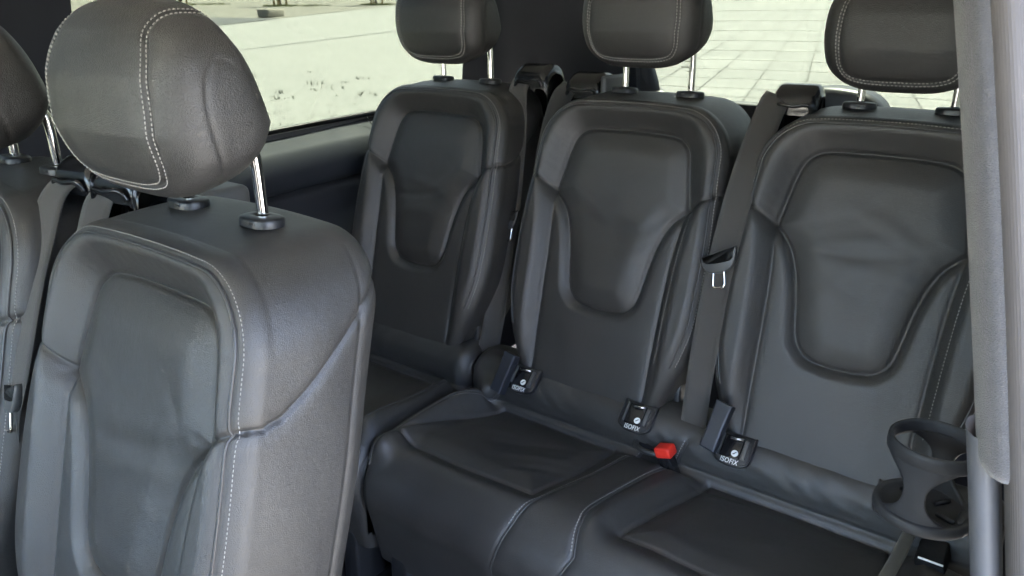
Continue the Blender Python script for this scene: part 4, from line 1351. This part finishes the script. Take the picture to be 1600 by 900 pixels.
# lower right: strap and buckle box
st = thing('seat_strap', (-.109, 1.15, -.83), 'flat olive strap lying along the right edge of the bench cushion', 'strap')
web(st, [(-.104, 1.26, -.815), (-.105, 1.24, -.797), (-.108, 1.158, -.800), (-.113, 1.092, -.803), (-.12, 1.0, -.81)], [(1, -.1, .1)] * 5, .020, M_OLIVE)
bb = thing('belt_buckle', (-.062, 1.19, -.83), 'black buckle with a thin white edge beside the cup holder foot', 'buckle')
V, F = rbox((.042, .055, .030), .004, 2)
part('buckle_body', xf(V, (-.066, 1.205, -.818), *axes((-.25, -.1, 1))), F, M_MATTE, bb)
V, F = rbox((.036, .003, .003), .001, 1)
part('edge_strip', xf(V, (-.066, 1.176, -.806)), F, M_WHITE, bb)

# ------------------------------------------------------------------ cup holder on the right
ch = thing('cup_holder', (-.075, .955, -.60), 'black plastic cup holder ring on a waisted foot beside the door pillar', 'cup holder')
cc = np.array([-.075, .958, -.0])


def ringlathe(prof, n=56):
    prof = np.asarray(prof, float); a = np.linspace(0, 2 * math.pi, n + 1)[:-1]; V = []
    for r, z in prof:
        V += [(cc[0] + r * math.cos(q), cc[1] + r * math.sin(q), z) for q in a]
    F = []; m = len(prof)
    for k in range(m - 1):
        for i in range(n): F.append([k * n + i, k * n + (i + 1) % n, (k + 1) * n + (i + 1) % n, (k + 1) * n + i])
    return V, F


zr = -.487
V, F = ringlathe([(.046, zr - .014), (.0465, zr - .004), (.0475, zr), (.050, zr + .001), (.0525, zr - .001), (.0532, zr - .006), (.053, zr - .016), (.0515, zr - .019), (.048, zr - .0185), (.046, zr - .014)])
part('ring', V, F, M_CUP, ch)
# waisted stems front and back, part of a cylinder wall
for a0, nm in ((math.radians(-98), 'stem'), (math.radians(82), 'stem')):
    nz, na = 26, 13; V = np.zeros((2, nz, na, 3))
    for s, rr in enumerate((.0525, .047)):
        for i, tt in enumerate(np.linspace(0, 1, nz)):
            z = zr - .013 - tt * .083
            hw = .25 + .80 * (abs(tt - .5) * 2) ** 2.6
            for j, u in enumerate(np.linspace(-1, 1, na)):
                a = a0 + u * hw; V[s, i, j] = (cc[0] + rr * math.cos(a), cc[1] + rr * math.sin(a), z)
    F = gridfaces(nz, na).tolist() + gridfaces(nz, na, nz * na)[:, ::-1].tolist(); o2 = nz * na
    for i in range(nz - 1):
        for j in (0, na - 1):
            f = [i * na + j, (i + 1) * na + j, o2 + (i + 1) * na + j, o2 + i * na + j]; F.append(f if j else f[::-1])
    part(nm, V.reshape(-1, 3), F, M_CUP, ch)
zb = zr - .098
V, F = ringlathe([(.004, zb - .010), (.050, zb - .010), (.056, zb - .006), (.0575, zb), (.0565, zb + .006), (.0525, zb + .0085), (.048, zb + .007), (.046, zb + .001), (.004, zb)])
part('foot_tray', V, F, M_CUP, ch)
for a in (2.4, -.4, .9):
    q = [(cc[0] + r * math.cos(a), cc[1] + r * math.sin(a), zb + .003) for r in (.018, .04)]
    part('tray_rib', *tube(q, .003, 6), M_CUP, ch)
V, F = rbox((.05, .03, .018), .005, 2)
part('mounting_arm', xf(V, (-.012, .958, zb - .002)), F, M_CUP, ch)
# small pale specks scattered on the floor below the bench
rnd = random.Random(4); cr = []
for _ in range(60):
    x, y = rnd.uniform(-1.0, -.6), rnd.uniform(.55, .86)
    V, F = rbox((rnd.uniform(.002, .005), rnd.uniform(.004, .012), .002), .0005, 1)
    a = rnd.uniform(0, 3.1); cr.append((xf(V, (x, y, -1.216), (math.cos(a), math.sin(a), 0), (-math.sin(a), math.cos(a), 0)), F))
V, F = merge(cr); o = part('floor_specks', V, F, plain('specks', (.5, .5, .48), .4), smooth=False); o['kind'] = 'stuff'
o['label'] = 'pale specks scattered on the dark floor under the bench'; o['category'] = 'specks'
